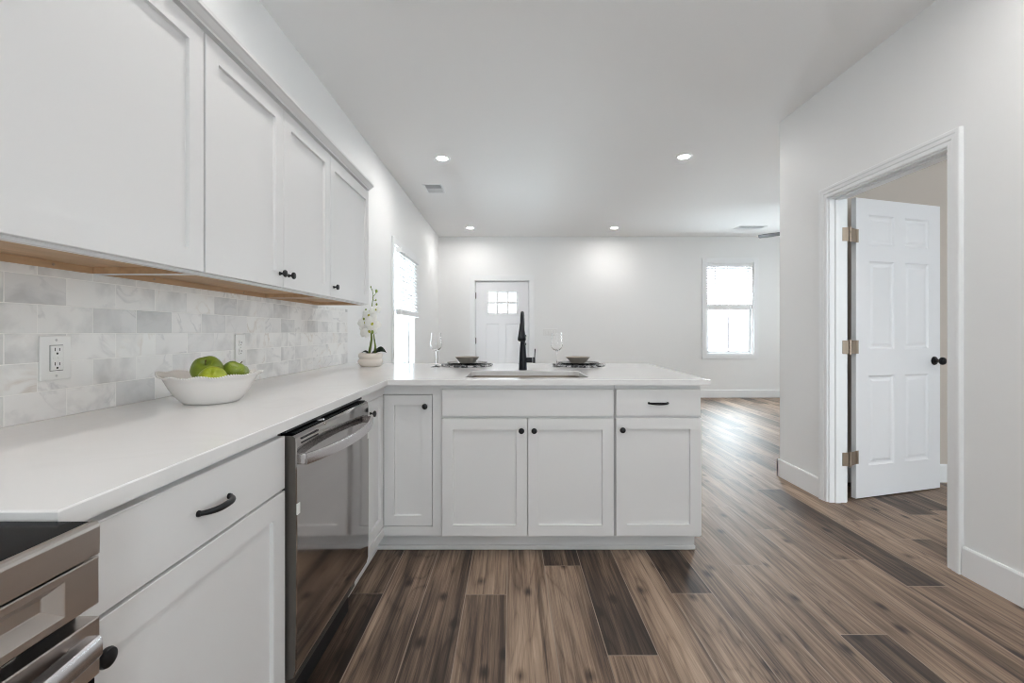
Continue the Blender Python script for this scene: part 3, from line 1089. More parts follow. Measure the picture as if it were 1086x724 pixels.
# ------------------------------------------------------------------ ceiling fixtures
can = thing('recessed_light', 'recessed ceiling light, nearest on the left', 'ceiling light', (-0.652, 4.20, CH), 'recessed ceiling lights')
bm = BM()
lathe(bm, [(0.046, -0.003), (0.050, -0.006), (0.074, -0.004), (0.077, 0.0), (0.046, 0.0)], (-0.652, 4.20, CH), 36)
link('trim_ring', bm, M_trim, can, 40)
bm = BM()
lathe(bm, [(0, -0.003), (0.0465, -0.003), (0.0465, -0.001), (0, -0.001)], (-0.652, 4.20, CH), 36)
link('diffuser', bm, M_led, can)
for (x, y, lab) in ((1.622, 4.16, 'recessed ceiling light, nearest on the right'), (-0.648, 7.0, 'recessed ceiling light in front of the front door'),
                    (1.63, 7.0, 'recessed ceiling light between front door and far window'),
                    (-0.65, 1.4, 'recessed ceiling light over the left counter, out of view'), (1.63, 1.4, 'recessed ceiling light over the kitchen floor, out of view'),
                    (-0.65, -1.3, 'recessed ceiling light left behind the camera, out of view'), (1.63, -1.3, 'recessed ceiling light right behind the camera, out of view'),
                    (0.5, 0.1, 'unseen fill light added in the middle of the kitchen ceiling'), (2.9, 0.9, 'unseen fill light added in the room behind the doorway'), (4.3, 0.9, 'second unseen fill light added in the room behind the doorway'), (4.4, 5.6, 'recessed ceiling light in the living room right of the corner, out of view')):  # mid-kitchen light and both lights behind the doorway are added fill
    dup(can, (x, y, CH), lab)


def ceiling_vent(label, x0, x1, y0, y1):
    t = thing('ceiling_vent', label, 'vent', ((x0 + x1) / 2, (y0 + y1) / 2, CH))
    bm = BM()
    r = 0.022
    for (a, b_, c, d) in ((x0, x1, y0, y0 + r), (x0, x1, y1 - r, y1), (x0, x0 + r, y0 + r, y1 - r), (x1 - r, x1, y0 + r, y1 - r)):
        bx(bm, a, b_, c, d, CH - 0.006, CH, 0.002)
    link('frame', bm, M_trim, t)
    link('duct_opening', box(x0 + r, x1 - r, y0 + r, y1 - r, CH - 0.0015, CH - 0.0005), M_cord, t)
    bm = BM()
    n = 7
    for i in range(n):
        y = y0 + r + (y1 - y0 - 2 * r) * (i + 0.5) / n
        h = 0.010
        s = 1 if i < n // 2 else -1
        v = [bm.verts.new(p) for p in ((x0 + r, y - h, CH - 0.003 - (0.006 if s > 0 else 0)), (x1 - r, y - h, CH - 0.003 - (0.006 if s > 0 else 0)),
                                       (x1 - r, y + h, CH - 0.003 - (0 if s > 0 else 0.006)), (x0 + r, y + h, CH - 0.003 - (0 if s > 0 else 0.006)))]
        f = bm.faces.new(v)
        bmesh.ops.solidify(bm, geom=[f], thickness=0.001)
    link('louvers', bm, M_trim, t)
    return t


ceiling_vent('small white ceiling vent behind the nearest left light', -0.99, -0.77, 4.92, 5.24)
ceiling_vent('white ceiling vent above the far window', 3.55, 3.98, 6.88, 7.10)

fan = thing('ceiling_fan', 'dark ceiling fan blade tip peeking out past the wall corner', 'ceiling fan', (3.84, 5.59, 2.43))
bm = BM()
lathe(bm, [(0, 0.345), (0.075, 0.345), (0.07, 0.30), (0.02, 0.28), (0.014, 0.27), (0.014, 0.10), (0.08, 0.09), (0.12, 0.06), (0.12, -0.02), (0.09, -0.05), (0, -0.06)], (3.84, 5.59, 2.43), 28)
link('motor', bm, M_fan, fan, 40)
for k in range(4):
    a = math.radians(135 + 90 * k)
    d = Vector((math.cos(a), math.sin(a), 0))
    p = Vector((-d.y, d.x, 0))
    bm = BM()
    ring = []
    for (l, w_) in ((0.10, 0.03), (0.17, 0.05), (0.3, 0.062), (0.58, 0.066), (0.645, 0.05), (0.655, 0.02)):
        c = Vector((3.84, 5.59, 2.43)) + d * l
        ring.append([bm.verts.new(c + p * w_ + Vector((0, 0, 0.010 + 0.003))), bm.verts.new(c - p * w_ + Vector((0, 0, -0.010 + 0.003))),
                     bm.verts.new(c - p * w_ + Vector((0, 0, -0.010 - 0.003))), bm.verts.new(c + p * w_ + Vector((0, 0, 0.010 - 0.003)))])
    for r0, r1 in zip(ring, ring[1:]):
        for q in range(4):
            bm.faces.new([r0[q], r0[(q + 1) % 4], r1[(q + 1) % 4], r1[q]])
    bm.faces.new(ring[0])
    bm.faces.new(ring[-1])
    link('blade', bm, M_fan, fan)

# switch plate on the far wall
sw = thing('light_switch', 'white light switch plate right of the front door', 'switch', (0.675, YF, 1.13))
link('plate', box(0.555, 0.795, YF - 0.006, YF, 1.07, 1.187, 0.002), M_plastic, sw)
for k in range(4):
    x = 0.675 + (k - 1.5) * 0.046
    link('rocker', box(x - 0.016, x + 0.016, YF - 0.010, YF - 0.006, 1.095, 1.162, 0.002), M_plastic, sw)

# ------------------------------------------------------------------ cabinets
UX = (1, 0, 0)
UY = (0, 1, 0)
NX = (1, 0, 0)
NYm = (0, -1, 0)
SHK = [(0.0008, 0.0095), (0.002, 0.0105)]


def cab_knob(parent, p, n, r=0.0145):
    bm = BM()
    s = r / 0.0145
    lathe(bm, [(0, 0), (0.0075 * s, 0), (0.0070 * s, 0.002), (0.0050 * s, 0.006), (0.0048 * s, 0.012), (0.0075 * s, 0.016), (0.0135 * s, 0.0185), (0.0145 * s, 0.022),
               (0.0130 * s, 0.026), (0.007 * s, 0.0285), (0, 0.029)], p, 24, n)
    return tag(link('knob', bm, M_black, parent, 40), 'round black knob')


def shaker(parent, O, U, N, w, h, t=0.02, rail=0.055):
    return link('door', slab(BM(), O, U, N, w, h, t, [(rail, rail, w - rail, h - rail)], SHK, 0.0012), M_cab, parent)


def pull(parent, c, u, n):
    """arched bar pull centred on c"""
    c, u, n = Vector(c), Vector(u), Vector(n)
    pts, rad = [], []
    L = 0.0465
    for k in range(17):
        s = -1 + 2 * k / 16
        pts.append(c + u * (s * L) + n * (0.004 + 0.021 * (1 - abs(s) ** 3.0)))
        rad.append(0.0048 + 0.0018 * (1 - s * s))
    bm = BM()
    tube(bm, pts, rad, 10, True)
    for s in (-1, 1):
        lathe(bm, [(0, 0), (0.0062, 0), (0.0060, 0.003), (0.0052, 0.006), (0, 0.0065)], c + u * (s * L), 14, n)
    return tag(link('handle', bm, M_black, parent, 40), 'arched black bar pull')


# --- left base cabinet (one drawer over one door)
def base_body(parent, x0, x1, y0, y1, z0=0.105, z1=0.867, name='body'):
    return link(name, box(x0, x1, y0, y1, z0, z1, 0.001), M_cab, parent)


c1 = thing('base_cabinet', 'white base cabinet between the range and the dishwasher', 'cabinet', (-0.93, 0.88, 0))
base_body(c1, XL + 0.002, -0.626, 0.577, 1.189)
link('toe_board', box(XL + 0.002, -0.70, 0.577, 1.189, 0, 0.105), M_cab, c1)
d = link('drawer', slab(BM(), (-0.626, 0.579, 0.712), UY, NX, 0.608, 0.140, 0.021, c=0.002), M_cab, c1)
pull(d, (-0.605, 0.903, 0.779), UY, NX)
d = shaker(c1, (-0.626, 0.579, 0.116), UY, NX, 0.608, 0.590, 0.021, 0.057)
cab_knob(d, (-0.605, 0.640, 0.660), NX)

# --- corner cabinet with two inset doors
c2 = thing('corner_cabinet', 'white L-shaped corner cabinet with two recessed doors', 'cabinet', (-0.8, 2.4, 0))
FXl, FYl = -0.640, 2.235            # face frame planes
bm = BM()
voxels(bm, [XL + 0.002, -0.72, FXl - 0.022, -0.350], [1.806, FYl + 0.022, 2.33, 2.83], [0, 0.105, 0.867],
       lambda x, y, z: (x < FXl - 0.022 or y > FYl + 0.022) and (z > 0.105 or (x < -0.72 or y > 2.33)))
link('body', bm, M_gapshade, c2)
bm = BM()
ox0, ox1, oz0, oz1 = FXl, -0.3955, 0.148, 0.817   # right opening
oy0, oy1 = 1.982, FYl                             # left opening
bx(bm, ox1, -0.350, FYl, FYl + 0.022, 0.105, 0.867)
bx(bm, FXl - 0.022, ox1, FYl, FYl + 0.022, oz1, 0.867)
bx(bm, FXl - 0.022, ox1, FYl, FYl + 0.022, 0.105, oz0)
bx(bm, FXl - 0.022, FXl, 1.806, oy0, 0.105, 0.867)
bx(bm, FXl - 0.022, FXl, oy0, FYl, oz1, 0.867)
bx(bm, FXl - 0.022, FXl, oy0, FYl, 0.105, oz0)
link('face_frame', bm, M_cab, c2)
d = shaker(c2, (-0.6425, FYl + 0.024, oz0 + 0.003), UX, NYm, 0.2440, oz1 - oz0 - 0.007, 0.020, 0.052)
cab_knob(d, (-0.432, FYl + 0.004, 0.757), NYm)
d = shaker(c2, (FXl - 0.024, oy0 + 0.003, oz0 + 0.003), UY, NX, 0.2530, oz1 - oz0 - 0.007, 0.020, 0.052)
cab_knob(d, (FXl - 0.004, 2.022, 0.757), NX)

# --- sink base
FB = 2.222
c3 = thing('sink_cabinet', 'white double-door sink cabinet below the faucet', 'cabinet', (0.08, 2.5, 0))
bm = BM()
voxels(bm, [-0.349, -0.30, 0.465, 0.5155], [FB, 2.242, 2.70, 2.83], [0.105, 0.62, 0.866], lambda x, y, z: not (z > 0.62 and in_(x, -0.30, 0.465) and in_(y, 2.242, 2.70)))
link('body', bm, M_cab, c3)
link('false_front', slab(BM(), (-0.344, FB, 0.711), UX, NYm, 0.853, 0.134, 0.021, c=0.002), M_cab, c3)
d = shaker(c3, (-0.344, FB, 0.116), UX, NYm, 0.425, 0.584, 0.021)
cab_knob(d, (-0.344 + 0.425 - 0.030, FB - 0.021, 0.643), NYm)
d = shaker(c3, (0.084, FB, 0.116), UX, NYm, 0.425, 0.584, 0.021)
cab_knob(d, (0.084 + 0.030, FB - 0.021, 0.643), NYm)

# --- drawer base at the peninsula's end
c4 = thing('drawer_cabinet', 'white cabinet with drawer and single door at the peninsula end', 'cabinet', (0.74, 2.5, 0))
base_body(c4, 0.5175, 0.948, FB, 2.83, 0.105, 0.866)
d = link('drawer', slab(BM(), (0.522, FB, 0.713), UX, NYm, 0.420, 0.134, 0.021, c=0.002), M_cab, c4)
pull(d, (0.731, FB - 0.021, 0.777), UX, NYm)
d = shaker(c4, (0.522, FB, 0.118), UX, NYm, 0.424, 0.584, 0.021)
cab_knob(d, (0.550, FB - 0.021, 0.647), NYm)
link('toe_board', box(0.5175, 0.948, 2.325, 2.83, 0, 0.105), M_cab, c4)

# --- back panel of the peninsula and its toe kick
struct('trim_5', voxels(BM(), [-0.349, 0.948, 0.962], [2.225, 2.83, 2.845], [0.0, 0.866], lambda x, y, z: y > 2.83), M_cab, 'white panel on the back of the peninsula', 'panel')
bm = BM()
bx(bm, -0.70, 0.955, 2.309, 2.3245, 0, 0.104)
bx(bm, -0.70, 0.957, 2.298, 2.309, 0, 0.024, 0.004)
bx(bm, -0.715, -0.70, 1.808, 2.3245, 0, 0.104)
bx(bm, -0.70, -0.69, 1.808, 2.298, 0, 0.024, 0.004)
struct('trim_6', bm, M_cab, 'white toe kick board under the peninsula cabinets', 'toe kick')

# --- upper cabinets
UF = -0.937


def upper(label, y0, y1, doors, loc):
    t = thing('upper_cabinet', label, 'cabinet', loc)
    bm = BM()
    z0, z1 = 1.302, 2.045
    voxels(bm, [XL + 0.0005, UF - 0.02, UF], [y0, y0 + 0.016, y1 - 0.016, y1], [z0, 1.324, z1],
           lambda x, y, z: z > 1.324 or x > UF - 0.02 or y < y0 + 0.016 or y > y1 - 0.016)
    link('body', bm, M_cab, t)
    bm = BM()
    bx(bm, XL + 0.017, UF - 0.0205, y0 + 0.0165, y1 - 0.0165, 1.3215, 1.3235)
    bx(bm, XL + 0.001, XL + 0.017, y0 + 0.0165, y1 - 0.0165, 1.302, 1.3235)
    for yy in (y0 + 0.0165, y1 - 0.0195):
        bx(bm, XL + 0.017, UF - 0.0205, yy, yy + 0.003, 1.3025, 1.3215)
    tag(link('underside', bm, M_wood, t), 'bare birch underside')
    for sy in (y0 + 0.22 * (y1 - y0), y0 + 0.78 * (y1 - y0)):
        bm = BM()
        lathe(bm, [(0, 0.001), (0.004, 0.001), (0.0035, 0.003), (0, 0.0035)], (XL + 0.017, sy, 1.312), 10, (1, 0, 0))
        link('screw', bm, M_hinge, t, 40)
    for (a, b_, ky) in doors:
        d = shaker(t, (UF, a, 1.309), UY, NX, b_ - a, 2.028 - 1.309, 0.02, 0.060)
        cab_knob(d, (UF + 0.02, ky, 1.362), NX)
    return t


upper('white upper cabinet nearest the camera with one wide door', 0.718, 1.326, [(0.720, 1.3225, 0.742)], (-1.09, 1.02, 1.302))
upper('white upper cabinet with two doors in the middle of the row', 1.328, 2.245, [(1.331, 1.7865, 1.757), (1.7895, 2.2435, 1.826)], (-1.09, 1.79, 1.302))
upper('white upper cabinet at the far end beside the orchid', 2.247, 2.856, [(2.250, 2.854, 2.290)], (-1.09, 2.55, 1.302))

# crown strip on top
bm = BM()
pr = [(XL, 2.0455), (-0.917, 2.0455), (-0.916, 2.052), (-0.909, 2.056), (-0.896, 2.068), (-0.890, 2.071), (-0.889, 2.082), (XL, 2.082)]
r = [[bm.verts.new((x, y, z)) for x, z in pr] for y in (0.70, 2.875)]
for k in range(len(pr)):
    bm.faces.new([r[0][k], r[0][(k + 1) % len(pr)], r[1][(k + 1) % len(pr)], r[1][k]])
bm.faces.new(r[0])
bm.faces.new(r[1])
tag(link('crown_moulding', bm, M_cab), 'narrow white crown moulding along the top of the upper cabinets', 'moulding')

# ------------------------------------------------------------------ backsplash
tag(link('tile_backsplash', box(XL, XL + 0.010, -0.30, 3.36, 0.8975, 1.302), M_tile), 'white and grey marble subway tile backsplash', 'backsplash', None, 'structure')

# ------------------------------------------------------------------ countertop with the sink cut-out
outer = [(XL, 0.578), (-0.591, 0.578), (-0.604, 2.173), (0.978, 2.173), (1.012, 3.30), (XL, 3.30)]
hole = rrect(-0.236, 0.402, 2.262, 2.668, 0.055, 7)
bm = BM()
z1, z0, ch = CT, 0.869, 0.0025
oi = offset_poly(outer, ch)
hi = offset_poly(hole, -ch)
for (o_, h_, z) in ((oi, hi, z1), (outer, hole, z0)):
    vecs = [[Vector((*p, 0)) for p in o_], [Vector((*p, 0)) for p in reversed(h_)]]
    flat = o_ + list(reversed(h_))
    vs = [bm.verts.new((*p, z)) for p in flat]
    for tri in tessellate_polygon(vecs):
        bm.faces.new([vs[i] for i in tri])


def wallring(p0, za, p1, zb):
    n = len(p0)
    a = [bm.verts.new((*p, za)) for p in p0]
    b_ = [bm.verts.new((*p, zb)) for p in p1]
    for k in range(n):
        bm.faces.new([a[k], a[(k + 1) % n], b_[(k + 1) % n], b_[k]])


wallring(outer, z0, outer, z1 - ch)
wallring(outer, z1 - ch, oi, z1)
wallring(hole, z0, hole, z1 - ch)
wallring(hole, z1 - ch, hi, z1)
bmesh.ops.remove_doubles(bm, verts=bm.verts, dist=1e-5)
tag(link('countertop', bm, M_quartz), 'L-shaped white quartz countertop with a sink cut-out', 'countertop')

# sink
sink = thing('kitchen_sink', 'undermount stainless sink in the peninsula countertop', 'sink', (0.083, 2.465, 0.67))
bm = BM()
rings = []
for (gx, rr, z) in ((0.022, 0.060, 0.8685), (-0.006, 0.058, 0.8685), (-0.008, 0.058, 0.86), (-0.012, 0.056, 0.72), (-0.022, 0.05, 0.695), (-0.045, 0.04, 0.683), (-0.17, 0.03, 0.678)):
    rings.append([bm.verts.new((*p, z)) for p in rrect(-0.236 - gx, 0.402 + gx, 2.262 - gx * (1 if gx < 0 else 0.6), 2.668 + gx * (1 if gx < 0 else 0.6), max(rr, 0.01), 6)])
for a, b_ in zip(rings, rings[1:]):
    n = len(a)
    for k in range(n):
        bm.faces.new([a[k], a[(k + 1) % n], b_[(k + 1) % n], b_[k]])
bm.faces.new(rings[-1])
link('basin', bm, M_sink, sink, 40)
bm = BM()
lathe(bm, [(0, 0.001), (0.02, 0.001), (0.04, 0.002), (0.045, 0.005), (0.044, 0.0)], (0.083, 2.465, 0.678), 24)
link('drain', bm, M_handle, sink, 40)

# faucet
FX, FY = 0.073, 2.735
fc = thing('kitchen_faucet', 'tall black pull-down faucet behind the sink', 'faucet', (FX, FY, CT))
bm = BM()
lathe(bm, [(0, 0), (0.0255, 0), (0.0265, 0.004), (0.0255, 0.02), (0.0225, 0.08), (0.0185, 0.14), (0.0150, 0.175), (0.0135, 0.19), (0, 0.19)], (FX, FY, CT), 28)
link('body', bm, M_faucet, fc, 40)
bm = BM()
pts = [(FX, FY, CT + 0.185), (FX, FY, CT + 0.23)]
R = 0.085
for k in range(15):
    a = PI * k / 14 * 0.93
    pts.append((FX - 0.010 * (1 - math.cos(a)) * 0.5, FY - R + R * math.cos(a), CT + 0.262 + R * math.sin(a)))
tube(bm, pts, 0.0115, 14)
link('spout', bm, M_faucet, fc, 40)
e = Vector(pts[-1])
dirn = (Vector(pts[-1]) - Vector(pts[-2])).normalized()
bm = BM()
lathe(bm, [(0, -0.002), (0.0125, -0.002), (0.0135, 0.01), (0.0175, 0.045), (0.0240, 0.088), (0.0245, 0.097), (0.021, 0.102), (0, 0.102)], e, 24, dirn)
sh = link('spray_head', bm, M_faucet, fc, 40)
bm = BM()
tube(bm, [(FX + 0.015, FY, CT + 0.060), (FX + 0.058, FY, CT + 0.060)], [0.0165, 0.0165], 18)
tube(bm, [(FX + 0.062, FY, CT + 0.060), (FX + 0.075, FY, CT + 0.060)], 0.0185, 18)
bar(bm, [(FX + 0.072, FY, CT + 0.060), (FX + 0.073, FY, CT + 0.09), (FX + 0.075, FY, CT + 0.130)], 0.006, 0.012, (0, 1, 0))
link('lever_handle', bm, M_faucet, fc, 40)

# ------------------------------------------------------------------ dishwasher
dwr = thing('dishwasher', 'dark stainless dishwasher under the left counter', 'dishwasher', (-0.9, 1.498, 0))
y0, y1 = 1.1945, 1.8015
link('tub', box(-1.2, -0.635, y0 + 0.004, y1 - 0.004, 0.10, 0.858), M_dwedge, dwr)
bm = BM()
nseg = 14
zA, zB = 0.190, 0.850
pts = []
# door front with a slight belly and rolled top and bottom edges
prof = [(-0.632, zA + 0.004), (-0.600, zA), (-0.586, zA + 0.006), (-0.580, zA + 0.03)]
for k in range(1, 8):
    s = k / 8
    prof.append((-0.580 + 0.006 * math.sin(PI * s) * 0.4, zA + 0.03 + (zB - zA - 0.05) * s))
prof += [(-0.579, zB - 0.02), (-0.581, zB - 0.006), (-0.588, zB), (-0.632, zB)]
ys = [y0 + 0.0015, y0 + 0.004, y1 - 0.004, y1 - 0.0015]
rr = []
for i, y in enumerate(ys):
    ins = 0.0025 if i in (0, 3) else 0.0
    rr.append([bm.verts.new((x - (ins if x > -0.62 else 0), y, z)) for x, z in prof])
n = len(prof)
for a, b_ in zip(rr, rr[1:]):
    for k in range(n):
        bm.faces.new([a[k], a[(k + 1) % n], b_[(k + 1) % n], b_[k]])
bm.faces.new(rr[0]).material_index = 1
bm.faces.new(rr[-1]).material_index = 1
dd = link('door', bm, [M_dwsteel, M_dwedge], dwr, 35)
bm = BM()
pts = []
for k in range(25):
    s = -1 + 2 * k / 24
    pts.append((-0.562 + 0.046 * (1 - abs(s) ** 2.2), (y0 + y1) / 2 + s * 0.287, 0.783))
bar(bm, pts, 0.012, 0.030)
for s in (-1, 1):
    yy = (y0 + y1) / 2 + s * 0.281
    bx(bm, -0.582, -0.560, yy - 0.008, yy + 0.008, 0.769, 0.797, 0.002)
tag(link('handle', bm, M_handle, dd, 40), 'bowed steel bar handle')
bm = BM()
bx(bm, -0.628, -0.590, y0 + 0.012, y1 - 0.012, 0.8505, 0.8545, 0.001)
tag(link('control_strip', bm, M_glassblk, dd), 'black control strip on the top edge')
bm = BM()
bx(bm, -0.640, -0.606, y0 - 0.004, y1 - 0.004, 0.858, 0.8675)
link('gasket', bm, M_rubber, dwr)
bm = BM()
for k in range(2):
    z = 0.822 + k * 0.012
    bx(bm, -0.5795, -0.5770, y0 + 0.030, y0 + 0.135, z, z + 0.005, 0.001)
tag(link('vent', bm, M_rubber, dd), 'two slim black vent slots')
bm = BM()
lathe(bm, [(0, 0), (0.016, 0), (0.015, 0.003), (0, 0.004)], (-0.604, y0 + 0.20, 0.8546), 20)
link('button', bm, M_handle, dd, 40)
for (yy, zz) in ((y0 - 0.0005, 0.636), (y1 - 0.016, 0.700)):
    bm = BM()
    bx(bm, -0.5795, -0.5760, max(yy, y0 + 0.001), max(yy, y0 + 0.001) + 0.016, zz, zz + 0.030, 0.001)
    tag(link('tape', bm, M_tape, dd), 'strip of white tape')
link('toe_panel', box(-0.70, -0.66, y0 + 0.004, y1 - 0.004, 0.0, 0.10), M_rubber, dwr)

# ------------------------------------------------------------------ range
rg = thing('kitchen_range', 'stainless range with black glass top in the lower left corner', 'range', (-0.88, 0.19, 0))
ry0, ry1 = -0.19, 0.572
rx = -0.531
link('body', box(-1.235, rx - 0.035, ry0 + 0.003, ry1 - 0.003, 0.0, 0.868), M_dwedge, rg)
bm = BM()
bx(bm, -1.235, rx - 0.0105, ry0, ry1, 0.869, 0.886, 0.001)
tag(link('cooktop', bm, M_glassblk, rg), 'black glass cooktop')
bm = BM()
pr = [(rx - 0.03, 0.8455), (rx, 0.8455), (rx + 0.0005, 0.8800), (rx - 0.0008, 0.8840), (rx - 0.0035, 0.8868), (rx - 0.010, 0.8870), (rx - 0.010, 0.8685), (rx - 0.03, 0.8685)]
r = [[bm.verts.new((x, y, z)) for x, z in pr] for y in (ry0, ry1)]
for k in range(len(pr)):
    bm.faces.new([r[0][k], r[0][(k + 1) % len(pr)], r[1][(k + 1) % len(pr)], r[1][k]])
bm.faces.new(r[0])
bm.faces.new(r[1])
link('front_trim', bm, M_steel, rg)
# panel with a long finger pocket
bm = BM()
slab(bm, (rx - 0.045, ry0, 0.781), UY, NX, ry1 - ry0, 0.061, 0.045, [(0.044, 0.010, ry1 - ry0 - 0.044, 0.052)], [(0.001, 0.0008), (0.013, 0.015), (0.014, 0.0155)], 0.0015)
link('pocket_panel', bm, M_steel, rg)
link('vent_slot', box(rx - 0.055, rx - 0.025, ry0 + 0.006, ry1 - 0.006, 0.765, 0.7805), M_rubber, rg)
bm = BM()
bx(bm, rx - 0.032, rx + 0.001, ry0, ry1, 0.690, 0.7645, 0.0015)
od = link('oven_door', bm, M_steel, rg)
bm = BM()
bx(bm, rx - 0.031, rx - 0.003, ry0 + 0.004, ry1 - 0.004, 0.205, 0.690)
tag(link('glass', bm, M_glassblk, od), 'black glass oven window')
bm = BM()
pts = []
for k in range(21):
    q = -1 + 2 * k / 20
    pts.append((rx + 0.014 + 0.026 * (1 - q * q), (ry0 + ry1) / 2 + q * 0.357, 0.741))
bar(bm, pts, 0.022, 0.028)
for yy in (ry0 + 0.034, ry1 - 0.034):
    bx(bm, rx, rx + 0.012, yy - 0.010, yy + 0.010, 0.731, 0.751, 0.002)
tag(link('handle', bm, M_handle, od, 40), 'wide flat steel bar handle')
bm = BM()
bx(bm, rx - 0.030, rx - 0.024, ry1 - 0.21, ry1 - 0.075, 0.7645, 0.7655)
link('vent_trim', bm, M_handle, od)
bm = BM()
bx(bm, rx - 0.031, rx, ry0 + 0.002, ry1 - 0.002, 0.05, 0.198, 0.002)
link('storage_drawer', bm, M_steel, rg)

# ------------------------------------------------------------------ outlets on the backsplash


def outlet(label, yc, w, decora):
    x = XL + 0.010
    t = thing('wall_outlet', label, 'outlet', (x, yc, 1.06))
    h = 0.120
    link('plate', box(x, x + 0.006, yc - w / 2, yc + w / 2, 1.06 - h / 2, 1.06 + h / 2, 0.0025, 2), M_plastic, t)
    if decora:
        rc = link('receptacle', box(x + 0.006, x + 0.0085, yc - 0.0165, yc + 0.0165, 1.06 - 0.0335, 1.06 + 0.0335, 0.001), M_plastic, t)
        fr = BM()
        for (a, b_, c, d_) in ((yc - .018, yc + .018, 1.06 + .0335, 1.06 + .035), (yc - .018, yc + .018, 1.06 - .035, 1.06 - .0335), (yc - .018, yc - .0165, 1.06 - .0335, 1.06 + .0335), (yc + .0165, yc + .018, 1.06 - .0335, 1.06 + .0335)):
            bx(fr, x + 0.006, x + 0.0063, a, b_, c, d_)
        link('seam', fr, M_slot, rc)
        bm = BM()
        for k in (-1, 1):
            bx(bm, x + 0.0085, x + 0.0100, yc - 0.012 if k < 0 else yc + 0.001, yc - 0.001 if k < 0 else yc + 0.012, 1.0575, 1.0625, 0.0006)
        link('test_button', bm, M_plastic, rc)
        rcs = [rc, rc]
        off = 0.0195
        xs = x + 0.0085
    else:
        rcs = []
        off = 0.0195
        xs = x + 0.0085
        for s in (1, -1):
            bm = BM()
            lathe(bm, [(0, 0), (0.0165, 0), (0.0168, 0.0015), (0.0155, 0.0025), (0, 0.0025)], (x + 0.006, yc, 1.06 + s * off), 24, (1, 0, 0), lambda th, i, r_, z_: (min(r_, 0.0135 / max(abs(math.cos(th)), 0.3)) if r_ > 0.01 else r_, z_))
            rcs.append(link('receptacle', bm, M_plastic, t))
    for rc, s in zip(rcs, (1, -1)):
        bm = BM()
        z = 1.06 + s * off
        bx(bm, xs, xs + 0.0004, yc - 0.0068, yc - 0.0050, z - 0.001, z + 0.008)
        bx(bm, xs, xs + 0.0004, yc + 0.0050, yc + 0.0068, z - 0.001, z + 0.007)
        lathe(bm, [(0, 0), (0.0028, 0), (0.0028, 0.0004), (0, 0.0004)], (xs, yc, z - 0.0075), 12, (1, 0, 0))
        link('slots', bm, M_slot, rc)
    for s in ((-1, 1) if decora else (0,)):
        bm = BM()
        lathe(bm, [(0, 0), (0.0032, 0), (0.003, 0.0008), (0, 0.001)], (x + 0.006, yc, 1.06 + s * 0.0485), 12, (1, 0, 0))
        link('screw', bm, M_cord, t, 40)
    return t


outlet('square-faced white outlet on the tile left of the fruit bowl', 1.203, 0.082, True)
outlet('white duplex outlet on the tile behind the apples', 2.022, 0.073, False)

# ------------------------------------------------------------------ fruit bowl and apples
BX, BY = -1.003, 1.485
bowl = thing('fruit_bowl', 'white scalloped ceramic bowl holding green apples', 'bowl', (BX, BY, CT))
bm = BM()
prof = [(0, 0.006), (0.055, 0.006), (0.076, 0.0), (0.083, 0.001), (0.094, 0.010), (0.110, 0.028), (0.124, 0.050), (0.134, 0.070), (0.141, 0.084), (0.152, 0.0905),
        (0.1525, 0.0930), (0.144, 0.0925), (0.137, 0.086), (0.129, 0.071), (0.118, 0.052), (0.104, 0.031), (0.086, 0.015), (0.05, 0.011), (0, 0.010)]
prof = [(a * 0.94, b_) for a, b_ in prof]


def bowlmod(th, i, r, z):
    f = max(0.0, min(1.0, (r - 0.120) / 0.023)) if i > 3 else 0.0
    ends = abs(math.cos(th)) ** 10
    return r + f * (0.0030 * math.cos(11 * th) + 0.017 * ends), z + f * (0.0032 * math.cos(11 * th + 0.5) + 0.0085 * ends)


lathe(bm, prof, (BX, BY, CT), 144, None, bowlmod)
link('basin', bm, M_china, bowl, 60)
bm = BM()
for k in range(130):
    th = 2 * PI * k / 130
    r_, z_ = bowlmod(th, 10, 0.1430, 0.0925)
    c = Vector((BX + r_ * math.cos(th), BY + r_ * math.sin(th), CT + z_))
    t_ = bmesh.new()
    bmesh.ops.create_uvsphere(t_, u_segments=8, v_segments=6, radius=0.0030)
    bmesh.ops.translate(t_, verts=t_.verts, vec=c)
    join(bm, t_)
link('beaded_rim', bm, M_china, bowl, True)


def apple(label, c, R, tilt, skin=None):
    t = thing('green_apple', label, 'apple', c, 'green apples in the white bowl')
    bm = BM()
    prof = []
    for k in range(25):
        a = -PI / 2 + PI * k / 24
        r_ = math.cos(a)
        z_ = math.sin(a)
        r2 = R * r_ * (1.03 + 0.07 * z_)
        dip = 0.36 * math.exp(-(r_ / 0.30) ** 2) if z_ > 0 else -0.22 * math.exp(-(r_ / 0.26) ** 2)
        prof.append((max(r2, 0.0), R * (0.90 * z_ - dip)))
    prof[0] = (0, prof[0][1])
    prof[-1] = (0, prof[-1][1])
    lathe(bm, prof, (0, 0, 0), 40, None, lambda th, i, r_, z_: (r_ * (1 + 0.022 * math.cos(5 * th) * (0.4 + 0.6 * abs(z_) / R)), z_ + 0.0015 * math.cos(5 * th) * (r_ / R)))
    q = Matrix.Translation(Vector(c)) @ Matrix.Rotation(tilt[1], 4, 'Z') @ Matrix.Rotation(tilt[0], 4, 'X')
    bm.transform(q)
    link('flesh', bm, skin or M_apple, t, True)
    bm = BM()
    tube(bm, [(0, 0, R * 0.52), (0.001, 0, R * 0.75), (0.004, 0.001, R * 1.0)], [0.0016, 0.0013, 0.0018], 8)
    bm.transform(q)
    link('stalk', bm, M_stalk, t, 40)
    return t


